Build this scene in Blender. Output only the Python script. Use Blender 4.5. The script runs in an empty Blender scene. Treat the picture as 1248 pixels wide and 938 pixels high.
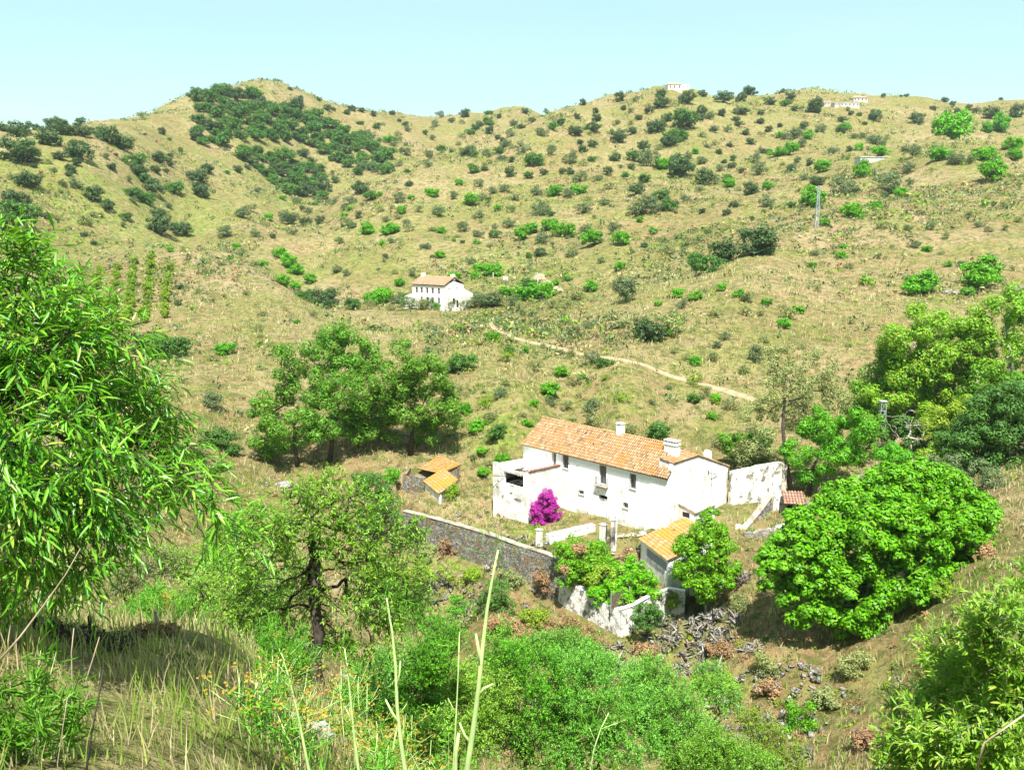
import bpy, bmesh, math, random
import numpy as np
from mathutils import Vector, Matrix

# ------------------------------------------------------------------ camera, world, sun, exposure
SC = bpy.context.scene
COL = SC.collection
F = 1100.0                      # focal length in photo pixels (photo 1248 x 938)
PT = math.atan((469 - 262) / F) # the camera looks down by this much
cam_d = bpy.data.cameras.new('camera'); cam = bpy.data.objects.new('camera', cam_d); COL.objects.link(cam)
cam_d.sensor_width = 36.0; cam_d.lens = 36.0 * F / 1248.0
cam_d.clip_start = 0.05; cam_d.clip_end = 20000
cam.location = (0, 0, 0); cam.rotation_euler = (math.pi / 2 - PT, 0, 0)
SC.camera = cam

SUN_EL, SUN_AZ = math.radians(61), math.radians(176)      # azimuth clockwise from +Y
world = bpy.data.worlds.new('World'); SC.world = world; world.use_nodes = True
wn = world.node_tree; wn.nodes.clear()
wo = wn.nodes.new('ShaderNodeOutputWorld'); wb = wn.nodes.new('ShaderNodeBackground'); sk = wn.nodes.new('ShaderNodeTexSky')
sk.sky_type = 'NISHITA'; sk.sun_disc = False; sk.sun_elevation = SUN_EL; sk.sun_rotation = SUN_AZ
sk.air_density = 1.0; sk.dust_density = 0.3; sk.ozone_density = 1.0; sk.altitude = 300
wm = wn.nodes.new('ShaderNodeMix'); wm.data_type = 'RGBA'; wm.blend_type = 'MULTIPLY'; wm.inputs[0].default_value = 1.0
wm.inputs[7].default_value = (1.12, 1.28, 0.97, 1)
wx = wn.nodes.new('ShaderNodeMix'); wx.data_type = 'RGBA'; wx.inputs[7].default_value = (3.9, 5.6, 5.75, 1)      # thin high haze and faint wisps
wt = wn.nodes.new('ShaderNodeTexCoord'); wv = wn.nodes.new('ShaderNodeVectorMath'); wv.operation = 'MULTIPLY'; wv.inputs[1].default_value = (1.6, 1.6, 9.0); wno = wn.nodes.new('ShaderNodeTexNoise'); wno.inputs['Scale'].default_value = 1.3; wno.inputs['Detail'].default_value = 6
wr = wn.nodes.new('ShaderNodeMapRange'); wr.inputs[1].default_value = .42; wr.inputs[2].default_value = .72; wr.inputs[3].default_value = .42; wr.inputs[4].default_value = .78
wn.links.new(wt.outputs['Generated'], wv.inputs[0]); wn.links.new(wv.outputs[0], wno.inputs['Vector']); wn.links.new(wno.outputs['Fac'], wr.inputs[0]); wn.links.new(wr.outputs[0], wx.inputs[0])
wn.links.new(sk.outputs[0], wm.inputs[6]); wn.links.new(wm.outputs[2], wx.inputs[6]); wn.links.new(wx.outputs[2], wb.inputs[0]); wn.links.new(wb.outputs[0], wo.inputs[0])
wb.inputs[1].default_value = 0.08
sd = bpy.data.lights.new('sun', 'SUN'); sd.energy = 5.0; sd.angle = math.radians(0.5); sd.color = (1.0, 0.975, 0.93)
so = bpy.data.objects.new('sun', sd); COL.objects.link(so)
sdir = Vector((math.sin(SUN_AZ) * math.cos(SUN_EL), math.cos(SUN_AZ) * math.cos(SUN_EL), math.sin(SUN_EL)))
so.rotation_euler = sdir.to_track_quat('Z', 'Y').to_euler(); so.location = (0, -20, 60)
SC.view_settings.view_transform = 'Standard'; SC.view_settings.look = 'None'
SC.view_settings.exposure = 1.15; SC.view_settings.gamma = 1.0; SC.view_settings.use_curve_mapping = False
SC.render.engine = 'CYCLES'
SC.cycles.max_bounces = 5; SC.cycles.diffuse_bounces = 3; SC.cycles.glossy_bounces = 1
SC.cycles.transmission_bounces = 3; SC.cycles.transparent_max_bounces = 4
SC.cycles.use_adaptive_sampling = True; SC.cycles.adaptive_threshold = 0.02

RNG = np.random.default_rng(7)
R = random.Random(11)

# ------------------------------------------------------------------ pixel <-> world helpers (used to measure places)
cP, sP = math.cos(PT), math.sin(PT)
def ray(px, py):
    a = (px - 624) / F; b = (469 - py) / F
    return np.array([a, cP + b * sP, -sP + b * cP])
def aty(px, py, Y): r = ray(px, py); return r / r[1] * Y
def onz(px, py, z): r = ray(px, py); return r / r[2] * z
def zc_of(P): return P[1] * cP - P[2] * sP

# ------------------------------------------------------------------ numpy value noise
def _hash(ix, iy, seed):
    h = (ix.astype(np.int64) * 374761393 + iy.astype(np.int64) * 668265263 + seed * 974634777) & 0x7fffffff
    h = ((h ^ (h >> 13)) * 1274126177) & 0x7fffffff
    return ((h ^ (h >> 16)) & 0xffff) / 65535.0
def vnoise(x, y, seed=0):
    ix = np.floor(x); iy = np.floor(y); fx = x - ix; fy = y - iy
    fx = fx * fx * (3 - 2 * fx); fy = fy * fy * (3 - 2 * fy)
    a = _hash(ix, iy, seed); b = _hash(ix + 1, iy, seed); c = _hash(ix, iy + 1, seed); d = _hash(ix + 1, iy + 1, seed)
    return (a * (1 - fx) + b * fx) * (1 - fy) + (c * (1 - fx) + d * fx) * fy
def fbm(x, y, seed=0, octaves=4):
    s = 0; amp = 0.5
    for o in range(octaves):
        s = s + amp * (vnoise(x, y, seed + o) - 0.5); x = x * 2.03 + 5.1; y = y * 2.03 + 9.7; amp *= 0.5
    return s
def sstep(a, b, x): t = np.clip((x - a) / (b - a), 0, 1); return t * t * (3 - 2 * t)
# ------------------------------------------------------------------ terrain: heights measured at many places
HX = np.array([0.71689346, -0.69718274, 0.0]); HW = np.array([0.69718274, 0.71689346, 0.0])
HO = np.array([1.4137, 107.8347, -33.5723])      # farmhouse frame: along the front, into the house, origin at the far front corner
def H2W(u, w, z=0.0): return HO + HX * u + HW * w + np.array([0, 0, z])

CT = []   # (x, y, z)
def cp(*pts):
    for px, py, Y in pts: CT.append(aty(px, py, Y))
def cz(*pts):                    # column of hidden ground: px, z, Y
    for px, z, Y in pts: CT.append(np.array([(px - 624) / F * (Y * cP - z * sP), Y, z]))
for px in (-500, 0, 300, 624, 950, 1250, 1750):
    cz((px, -1.62, 0.3), (px, -2.1, 2.0))
CT.append(np.array([0, -3, -0.6])); CT.append(np.array([6, -3, -0.3])); CT.append(np.array([-6, -3, -0.8]))
cz((100, -3.0, 4.5), (-300, -2.6, 4.5), (150, -4.0, 7), (250, -4.9, 10), (-300, -4, 9), (0, -4.3, 9), (100, -8, 16), (200, -16, 30), (0, -14, 30), (-400, -12, 30),
   (230, -26, 50), (0, -24, 50), (-400, -20, 50))
cz((400, -5.4, 8), (400, -11.9, 20), (624, -6.9, 8), (624, -15.6, 20), (660, -23, 30), (430, -19.5, 32), (660, -33.5, 45), (430, -28, 45), (560, -41, 60), (800, -23, 30), (800, -34, 46))
cz((950, -7.0, 8), (1100, -7.0, 8), (1250, -6.6, 8), (1600, -4.8, 8), (950, -15.8, 20), (1250, -14.5, 20), (1100, -22.5, 30), (1250, -20, 30), (624, -3.9, 3.5), (950, -3.9, 3.5), (1250, -3.7, 3.5), (1700, -12, 30), (1100, -30.5, 45), (1300, -25, 45), (1700, -14, 50), (900, -33, 47))
# ravine and the slope under the farm
cp((700, 850, 70), (700, 900, 65), (620, 760, 78), (700, 800, 76), (740, 775, 79), (850, 775, 79), (880, 722, 84), (900, 850, 68), (900, 930, 60), (800, 900, 64))
cp((1000, 880, 62), (960, 790, 72), (1180, 680, 72), (1248, 600, 85), (1100, 865, 58), (1040, 780, 70), (1330, 560, 90))
cz((400, -33, 60), (450, -38.5, 72), (560, -40.0, 86), (500, -39.5, 90), (420, -36, 92), (640, -39.5, 82))
cp((560, 700, 93), (500, 690, 96), (655, 730, 84))
cp((250, 560, 112), (230, 640, 88), (230, 700, 75), (230, 740, 66), (100, 600, 80), (0, 600, 75), (-300, 560, 80), (330, 640, 100), (400, 620, 108))
# farm terrace
for u, w, z in ((22, 0, -.1), (12, -3, -.6), (22, -5, -1.2), (6, -6, -1.3), (0, -6, -2.4), (-4, -4, -1.6), (-2, 5, -.3), (0, 13, .2), (12, 13.5, .4), (22, 13, .3), (28, 8, -.3), (28, 13, .2),
                (32, 12, .1), (-10, -6, -.6), (-12, -10, -1.2), (-4, -12, -1.9), (8, -12, -1.7), (13, -10, -1.1)):
    CT.append(H2W(u, w, z))
cp((363, 568, 118), (401, 560, 119), (489, 560, 118), (300, 580, 112), (525, 612, 103.6), (1000, 590, 108), (1100, 565, 112), (960, 600, 106))
# hillside behind the farm, the track, the right-hand slope
cp((750, 500, 125), (750, 440, 145), (750, 400, 165), (650, 400, 166), (640, 450, 140), (640, 500, 124), (585, 386, 175), (560, 440, 142), (460, 400, 172), (450, 450, 145), (450, 500, 130))
cp((920, 487, 132), (860, 400, 165), (1000, 500, 128), (1000, 400, 165), (1248, 500, 125), (1248, 400, 165), (1248, 340, 200), (1400, 400, 160), (1700, 300, 200), (1120, 450, 140))
cp((1248, 215, 300), (1100, 250, 280), (1000, 270, 262), (930, 298, 240), (860, 330, 222), (780, 355, 206), (720, 372, 196), (650, 382, 186), (1400, 195, 300), (1000, 330, 215), (1130, 300, 235))
cz((585, -25, 205), (650, -25.5, 212), (720, -24, 222), (780, -19, 232), (860, -14.5, 246), (500, -26.5, 205), (930, -7, 268), (1000, -1.2, 295), (1100, 4.5, 320), (1248, 13, 345))
# knoll with the orchard
cp((250, 480, 135), (250, 440, 155), (250, 400, 180), (200, 340, 235), (220, 293, 280), (330, 330, 250), (400, 382, 215), (450, 396, 196), (130, 330, 250), (160, 385, 200), (60, 340, 240), (60, 450, 150), (-300, 430, 150), (300, 340, 235), (150, 298, 272), (290, 298, 272))
cz((220, -12, 325), (300, -14.5, 320), (350, -22, 292), (400, -27, 270), (440, -28, 245), (480, -27.5, 235), (150, -8, 315))
# far house shelf and the centre hill
cp((540, 372, 262), (620, 362, 268), (480, 372, 270), (600, 335, 290), (600, 300, 330), (600, 250, 400), (600, 200, 500), (700, 335, 275), (670, 360, 250))
cp((750, 300, 300), (750, 250, 380), (750, 200, 470), (750, 150, 590), (900, 250, 360), (900, 200, 460), (900, 150, 600), (900, 119, 700), (870, 300, 272), (820, 310, 285))
cp((430, 225, 450), (430, 270, 380), (430, 310, 320), (540, 185, 560), (350, 275, 400), (680, 135, 700), (790, 107, 720), (830, 108, 720), (730, 116, 712), (620, 158, 620), (500, 204, 505))
cz((480, 26, 590), (430, 13, 520), (540, 33, 650), (610, 50, 720), (360, -3, 440), (680, 65, 790), (790, 80, 850))
cp((480, 170, 720), (540, 141, 900), (480, 139, 880), (640, 129, 900), (440, 134, 860), (585, 138, 900))
cp((1000, 117, 850), (1100, 119, 880), (1240, 121, 900), (1050, 195, 430), (1050, 150, 620), (1150, 162, 450), (1240, 172, 420), (1240, 143, 700), (1400, 150, 520), (1400, 125, 850), (1700, 130, 800), (950, 117, 790))
cz((1150, 36, 520), (1240, 31, 490), (900, 78, 790))
# left hill
cz((0, 40, 560), (80, 42, 600), (-150, 40, 560), (0, 44, 700), (130, 52, 680), (40, 36, 520))
cp((160, 137, 540), (190, 131, 590), (250, 120, 650), (100, 143, 480))
cp((220, 285, 372), (220, 200, 480), (220, 127, 620), (335, 108, 720), (290, 114, 700), (0, 147, 430), (60, 148, 450), (130, 143, 500), (0, 200, 350), (0, 270, 275), (100, 300, 292), (100, 200, 380), (300, 200, 540), (300, 250, 440),
   (300, 292, 350), (380, 122, 790), (410, 131, 830), (450, 200, 640), (390, 190, 640), (350, 150, 680), (-300, 170, 400), (-300, 280, 280), (-300, 140, 600), (150, 250, 360))
for px in (-700, -300, 0, 220, 335, 440, 540, 640, 790, 900, 1000, 1240, 1700):
    cz((px, 62, 1250), (px, 40, 2200), (px, 20, 5000))
CT = np.array(CT)

def tc(x, y): return np.stack([x / (y + 6.0) * 3.4, np.log(y + 6.0) * 1.0], -1)
_S = tc(CT[:, 0], CT[:, 1]); _Q = CT[:, 2] / (CT[:, 1] + 6.0)
def _ker(d2): return np.sqrt(d2 + 0.10 ** 2)
_n = len(CT)
_D = ((_S[:, None] - _S[None]) ** 2).sum(-1)
_P = np.concatenate([np.ones((_n, 1)), _S], 1)
_A = np.zeros((_n + 3, _n + 3)); _A[:_n, :_n] = _ker(_D) - np.eye(_n) * 0.004; _A[:_n, _n:] = _P; _A[_n:, :_n] = _P.T
_wt = np.linalg.solve(_A, np.concatenate([_Q, np.zeros(3)]))
def base_z(x, y):
    s = tc(x, y); out = np.zeros(len(x))
    for i in range(0, len(x), 20000):
        ss = s[i:i + 20000]; d2 = ((ss[:, None] - _S[None]) ** 2).sum(-1)
        out[i:i + 20000] = _ker(d2) @ _wt[:_n] + _wt[_n] + ss @ _wt[_n + 1:]
    return out * (y + 6.0)

# retaining walls of the farm terrace, in world x, y, top z
RET = np.array([[-14.6, 108.5, -35.7], [-13.4, 105.6, -35.6], [-9.33, 102.2, -35.4], [-5.45, 98.6, -35.2], [-1.79, 95.0, -35.05], [0.8, 92.1, -35.0], [3.27, 90.1, -35.0], [4.9, 88.3, -35.1]])
GAR = np.array([[4.9, 88.3, -36.6], [5.6, 86.3, -36.8], [6.9, 84.85, -36.8], [10.25, 80.14, -36.8], [11.61, 81.11, -36.8], [13.43, 83.11, -36.8], [15.75, 85.02, -36.8], [17.2, 84.6, -36.9]])
def inpoly(x, y, P):
    inside = np.zeros(x.shape, bool); j = len(P) - 1
    for i in range(len(P)):
        xi, yi = P[i][:2]; xj, yj = P[j][:2]
        c = ((yi > y) != (yj > y)) & (x < (xj - xi) * (y - yi) / (yj - yi + 1e-12) + xi)
        inside ^= c; j = i
    return inside
def polydist(x, y, L):
    best = np.full(x.shape, 1e9)
    for a, b in zip(L[:-1], L[1:]):
        ax, ay = a[:2]; bx, by = b[:2]; vx, vy = bx - ax, by - ay
        t = np.clip(((x - ax) * vx + (y - ay) * vy) / (vx * vx + vy * vy), 0, 1)
        best = np.minimum(best, np.hypot(x - ax - t * vx, y - ay - t * vy))
    return best
_hB = [H2W(18.6, -6.5)[:2], H2W(18.6, -1.5)[:2]]
TERR = [(p[0] + .38, p[1] + .42) for p in RET] + [tuple(H2W(11.5, -11.5)[:2]), tuple(H2W(14, -7.6)[:2]), tuple(H2W(18.4, -3.2)[:2]), tuple(H2W(21.3, 0.5)[:2]), tuple(H2W(25.8, 0.2)[:2]), tuple(H2W(27.6, 2.4)[:2]), tuple(H2W(32, 8)[:2]), tuple(H2W(33, 16)[:2]), tuple(H2W(10, 18)[:2]), tuple(H2W(-6, 12)[:2]), (-16, 116)]
GARD = [(p[0] + (.42 if i <= 3 else -.3), p[1] + .42) for i, p in enumerate(GAR)] + [(18.5, 88.0), (16.0, 92.5), (11, 95), (7, 92)]
_tz = np.array([[*H2W(u, w)[:2], H2W(u, w, z)[2]] for u, w, z in ((0, 0, -.8), (6, 0, -.8), (12, 0, -.5), (21, 0, 0), (6, -5, -1.5), (0, -6, -2.4), (-4, 2, -1.2), (12, -5, -1.2), (0, 12, .2), (21, 12, .3), (28, 12, .3), (27, 4, -.5), (31, 8, -.6), (18, -3, -.9))]
               + [[p[0] + .7, p[1] + 1.0, p[2] - .25] for p in RET] + [[-11, 108, -33.9], [-6, 107, -33.9], [-8, 104.3, -34.4], [-4, 103, -34.2], [-12, 107, -34.2]])
def terrace_z(x, y):
    w = 1 / (((x[:, None] - _tz[:, 0]) ** 2 + (y[:, None] - _tz[:, 1]) ** 2) + 0.6) ** 1.5
    return (w * _tz[:, 2]).sum(1) / w.sum(1)

def full_z(x, y, z):
    d = np.hypot(x, y)
    # large folds, gullies and lumps grow with distance
    k = sstep(60, 400, d)
    z = z + fbm(x / 90, y / 90, 3, 4) * (2.0 + 9.0 * k) * sstep(40, 200, d) * (1 - 0.6 * sstep(150, 60, d))
    z = z - np.abs(fbm(x / 70, y / 110, 13, 3)) * 9 * sstep(200, 420, d) + fbm(x / 32, y / 32, 17, 3) * (0.3 + 4.2 * k) * sstep(120, 200, d)
    z = z + fbm(x / 14, y / 14, 21, 4) * (0.35 + 1.5 * k + 0.6 * sstep(55, 75, d) * (1 - k))
    z = z + fbm(x / 2.2, y / 2.2, 33, 3) * (0.16 + 0.22 * sstep(10, 60, d))
    z = z + (np.abs(fbm(x / 6, y / 6, 41, 3)) - .1) * 2.2 * sstep(50, 62, d) * sstep(125, 100, d) + fbm(x / 22, y / 60, 43, 3) * 5 * sstep(300, 450, d)
    # old terraces on the centre and right hills: small steps that follow the contours
    tm = sstep(260, 330, y) * sstep(-20, 40, x) * (0.5 + 0.5 * sstep(-.1, .15, fbm(x / 60, y / 60, 51, 2)))
    ph = (z + fbm(x / 40, y / 40, 55, 2) * 6) / 3.6
    fr = ph - np.floor(ph)
    z = z + tm * 1.5 * (sstep(0.0, 0.35, fr) - fr)
    near = (y > 70) & (y < 130) & (np.abs(x) < 60)
    if near.any():
        xn, yn, zn = x[near], y[near], z[near]
        t = inpoly(xn, yn, TERR); edge = np.minimum(polydist(xn, yn, RET), 99)
        soft = polydist(xn, yn, np.array([p[:2] for p in TERR[len(RET) + 8:]]))
        m = np.where(t, sstep(0.0, 4.0, np.minimum(soft, 4.0) + np.where(edge < 3, 3, 0) + 0.0), 0.0)
        tz = terrace_z(xn, yn) + fbm(xn / 2.0, yn / 2.0, 71, 3) * 0.12
        zn = zn * (1 - m) + tz * m
        g = inpoly(xn, yn, GARD) & ~t
        zn = np.where(g, -37.3 + fbm(xn, yn, 72, 2) * .2, zn)
        # make sure the ground outside the walls stays at their feet
        out = ~t & ~g
        dr = polydist(xn, yn, RET); dg = polydist(xn, yn, GAR)
        lim = np.where(dr < 5, -38.9 - 0.15 * dr, 1e9); lim2 = np.where(dg < 5, -39.4 - 0.25 * dg, 1e9)
        south = (yn < 108 - 0.0 * xn)
        zn = np.where(out & south, np.minimum(zn, np.minimum(lim + sstep(3, 5, dr) * 8, lim2 + sstep(3, 5, dg) * 8)), zn)
        z = z.copy(); z[near] = zn
    return z

# fan-shaped grid whose apex lies behind the camera
APY = -22.0
_azn = 820
AZ = np.radians(np.linspace(-54, 54, _azn))
_d = [12.0]
while _d[-1] < 6000:
    D = _d[-1]
    k = 0.0066
    if 88 < D < 135: k = 0.0034
    if D > 1100: k = 0.04
    _d.append(D * (1 + k))
DS = np.array(_d); _dn = len(DS)
GX = (np.sin(AZ)[None] * DS[:, None]); GY = (np.cos(AZ)[None] * DS[:, None]) + APY
GYc = np.maximum(GY, -3.0)
_ci = np.unique(np.append(np.arange(0, _dn, 5), _dn - 1)); _cj = np.unique(np.append(np.arange(0, _azn, 5), _azn - 1))
_bz = base_z(GX[np.ix_(_ci, _cj)].ravel(), GYc[np.ix_(_ci, _cj)].ravel()).reshape(len(_ci), len(_cj))
_bz = np.stack([np.interp(np.arange(_azn), _cj, r) for r in _bz]); _bz = np.stack([np.interp(np.arange(_dn), _ci, _bz[:, j]) for j in range(_azn)], 1)
GZ = full_z(GX.ravel(), GYc.ravel(), _bz.ravel()).reshape(GX.shape)
GZ = GZ + np.where(GY < -3, (-3 - GY) * 0.25, 0)
_lD = DS

def ground(x, y):
    x = np.atleast_1d(np.asarray(x, float)); y = np.atleast_1d(np.asarray(y, float))
    a = np.arctan2(x, y - APY); D = np.hypot(x, y - APY)
    fi = np.clip(np.interp(D, _lD, np.arange(_dn)), 0, _dn - 1.001); fj = np.clip((a - AZ[0]) / (AZ[1] - AZ[0]), 0, _azn - 1.001)
    i = fi.astype(int); j = fj.astype(int); u = fi - i; v = fj - j
    return GZ[i, j] * (1 - u) * (1 - v) + GZ[i + 1, j] * u * (1 - v) + GZ[i, j + 1] * (1 - u) * v + GZ[i + 1, j + 1] * u * v
def gz(x, y): return float(ground(x, y)[0])
_YS = np.concatenate([np.arange(1.5, 20, .1), np.arange(20, 150, .25), 150 * 1.002 ** np.arange(0, 1150)])
def hit(px, py, ymin=1.5):
    r = ray(px, py); r = r / r[1]; Y = _YS[_YS > ymin]
    g = ground(r[0] * Y, Y); below = np.nonzero(r[2] * Y < g)[0]
    if len(below) == 0: return None
    y = Y[below[0]]; return np.array([r[0] * y, y, g[below[0]]])
def hits(px, py, ymin=1.5):                     # nearest sight of the ground; falls back to the row below
    for k in range(40):
        h = hit(px, py + k, ymin)
        if h is not None: return h
    raise RuntimeError('no ground at %s %s' % (px, py))

# land cover, as splats on the ground: channel, px, py, radius px across, radius along, strength
COV = np.zeros(GX.shape + (3,))
def splat(ch, px, py, r, s=1.0, asp=2.0):
    h = hit(px, py)
    if h is None: return
    rr = r * zc_of(h) / F; dx = GX - h[0]; dy = (GY - h[1]) / asp
    dx = dx + fbm(GX / rr * 1.3, GY / rr * 1.3, 5, 3)[...] * rr * 1.2; 
    COV[..., ch] += s * np.exp(-(dx * dx + dy * dy) / (rr * rr))
GREEN, SOIL, STRAW = 0, 1, 2
for a in ((30, 200, 60), (100, 240, 50), (150, 280, 40), (60, 170, 30), (200, 270, 45), (250, 270, 40, .8), (330, 240, 40), (440, 170, 25, .6), (360, 335, 22, 1.3), (470, 362, 20), (600, 330, 35), (640, 345, 30), (430, 285, 25),
          (790, 195, 50, .5), (840, 160, 40, .4), (900, 130, 60, .6), (1010, 165, 50, .6), (950, 200, 50, .5), (720, 260, 60, .5), (600, 240, 60, .4), (520, 260, 50, .5), (700, 335, 40, .5), (850, 210, 50, .5), (1200, 205, 50, .6), (640, 410, 30, .5),
          (600, 540, 30, .8), (650, 640, 25, 1), (560, 600, 25, .4), (900, 635, 20, .6), (520, 720, 40, .8), (480, 660, 40, .6), (300, 640, 60, .5), (200, 760, 60, .9), (730, 480, 60, .5), (880, 470, 60, .4), (620, 470, 50, .5), (90, 870, 120, .5), (260, 880, 80, .6),
          (700, 860, 160, .6), (1200, 760, 120, .6), (820, 760, 60, .3), (1000, 860, 40, .4), (640, 560, 40, .5)):
    splat(GREEN, a[0], a[1], a[2], a[3] if len(a) > 3 else 1.0)
for a in ((130, 340, 45, .9), (100, 360, 40, .9), (140, 385, 40, .9), (700, 200, 60, .35), (860, 170, 60, .4), (960, 145, 80, .3), (780, 280, 60, .4), (1080, 320, 70, .5), (1180, 260, 70, .35), (950, 330, 60, .3), (1063, 425, 12, 1.6), (1100, 395, 60, .5), (740, 430, 70, .4),
          (640, 365, 30, .8), (650, 790, 60, 1.0), (700, 765, 50, 1.0), (900, 780, 60, .8), (870, 690, 30, .9), (1000, 800, 80, .9), (930, 860, 60, .8), (1020, 900, 60, .9), (250, 400, 70, .5), (230, 650, 60, .6), (330, 560, 50, .5), (420, 560, 40, .9), (20, 230, 30, .5), (170, 790, 40, .7),
          (870, 118, 25, 1.0), (300, 130, 30, .3), (430, 150, 60, .4), (560, 160, 70, .4), (1160, 640, 50, .8), (1050, 880, 70, 1.2), (960, 900, 50, 1.2), (870, 800, 60, 1.0), (610, 750, 50, 1.0)):
    splat(SOIL, a[0], a[1], a[2], a[3] if len(a) > 3 else 1.0)
for a in ((280, 320, 50, 1.0), (300, 350, 60, 1.0), (230, 330, 40, .9), (180, 140, 40, 1.3), (230, 130, 35, 1.3), (120, 150, 30, 1.0), (340, 115, 20, .8), (700, 390, 60, .8), (780, 385, 60, .8), (1000, 290, 60, .9), (1120, 260, 60, .9), (1220, 240, 60, .9), (930, 340, 70, .8), (1050, 360, 70, .6),
          (500, 395, 50, .8), (570, 620, 40, 1.0), (620, 620, 30, .8), (870, 630, 30, .8), (150, 850, 90, .8), (250, 850, 60, .8), (330, 395, 60, .7)):
    splat(STRAW, a[0], a[1], a[2], a[3] if len(a) > 3 else 1.0)
_ph = (GZ + fbm(GX / 40, GY / 40, 55, 2) * 6) / 3.6; _fr = _ph - np.floor(_ph)
COV[..., SOIL] += 1.5 * (_fr < .22) * sstep(260, 330, GY) * sstep(-20, 40, GX) * sstep(-.15, .1, fbm(GX / 50, GY / 50, 58, 3)) * sstep(900, 600, GY)
_p2 = fbm(GX / 45, GY / 45, 59, 4); _p3 = fbm(GX / 16, GY / 16, 77, 4); COV[..., SOIL] += sstep(.06, .2, _p3) * .6 * sstep(60, 120, GY); COV[..., STRAW] += sstep(-.05, -.2, _p3) * .5 * sstep(60, 120, GY)
COV[..., GREEN] += sstep(.02, .2, _p2) * .4 * sstep(150, 260, GY); COV[..., STRAW] += sstep(-.02, -.2, _p2) * .35
COV = np.clip(COV, 0, 1.3)
def cover_at(x, y):
    a = np.arctan2(x, y - APY); D = np.hypot(x, y - APY)
    i = np.clip(np.interp(D, _lD, np.arange(_dn)), 0, _dn - 1).astype(int); j = np.clip((a - AZ[0]) / (AZ[1] - AZ[0]), 0, _azn - 1).astype(int)
    return COV[i, j]
# ------------------------------------------------------------------ materials
MATS = {}
class NB:
    def __init__(s, name):
        s.m = bpy.data.materials.new(name); s.m.use_nodes = True; s.t = s.m.node_tree; s.t.nodes.clear(); s.out = s.n('ShaderNodeOutputMaterial')
    def n(s, t, **k):
        x = s.t.nodes.new(t)
        for a, b in k.items(): setattr(x, a, b)
        return x
    def l(s, a, b): s.t.links.new(a, b)
    def val(s, sock, v):
        if hasattr(v, 'links') or hasattr(v, 'is_linked'): s.l(v, sock)
        else: sock.default_value = v
    def mix(s, f, a, b, mode='MIX'):
        x = s.n('ShaderNodeMix', data_type='RGBA', blend_type=mode)
        s.val(x.inputs[0], f); s.val(x.inputs[6], a); s.val(x.inputs[7], b); return x.outputs[2]
    def noise(s, scale, detail=4, rough=.6, vec=None, dist=0.0):
        x = s.n('ShaderNodeTexNoise'); x.inputs['Scale'].default_value = scale; x.inputs['Detail'].default_value = detail; x.inputs['Roughness'].default_value = rough; x.inputs['Distortion'].default_value = dist
        s.l(vec if vec is not None else s.pos(), x.inputs['Vector']); return x.outputs['Fac']
    def pos(s):
        if not hasattr(s, '_p'): s._p = s.n('ShaderNodeNewGeometry').outputs['Position']
        return s._p
    def opos(s):
        if not hasattr(s, '_o'): s._o = s.n('ShaderNodeTexCoord').outputs['Object']
        return s._o
    def stretch(s, v, sc):
        x = s.n('ShaderNodeVectorMath', operation='MULTIPLY'); s.l(v, x.inputs[0]); x.inputs[1].default_value = sc; return x.outputs[0]
    def rmp(s, f, a, b, lo=0.0, hi=1.0):
        x = s.n('ShaderNodeMapRange', interpolation_type='SMOOTHSTEP'); s.l(f, x.inputs[0])
        for i, v in zip((1, 2, 3, 4), (a, b, lo, hi)): x.inputs[i].default_value = v
        return x.outputs[0]
    def math(s, op, a, b=0.0):
        x = s.n('ShaderNodeMath', operation=op); s.val(x.inputs[0], a); s.val(x.inputs[1], b); return x.outputs[0]
    def bump(s, h, st=.4, d=.05):
        x = s.n('ShaderNodeBump'); x.inputs['Strength'].default_value = st; x.inputs['Distance'].default_value = d; s.l(h, x.inputs['Height']); return x.outputs[0]
    def pbr(s, col, rough=.85, normal=None, spec=.3, metal=0.0):
        p = s.n('ShaderNodeBsdfPrincipled'); s.val(p.inputs['Base Color'], col); p.inputs['Roughness'].default_value = rough
        p.inputs['Specular IOR Level'].default_value = spec; p.inputs['Metallic'].default_value = metal
        if normal is not None: s.l(normal, p.inputs['Normal'])
        return p.outputs[0]
    def done(s, sh): s.l(sh, s.out.inputs[0]); return s.m
def c4(r, g, b): return (r, g, b, 1.0)

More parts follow.
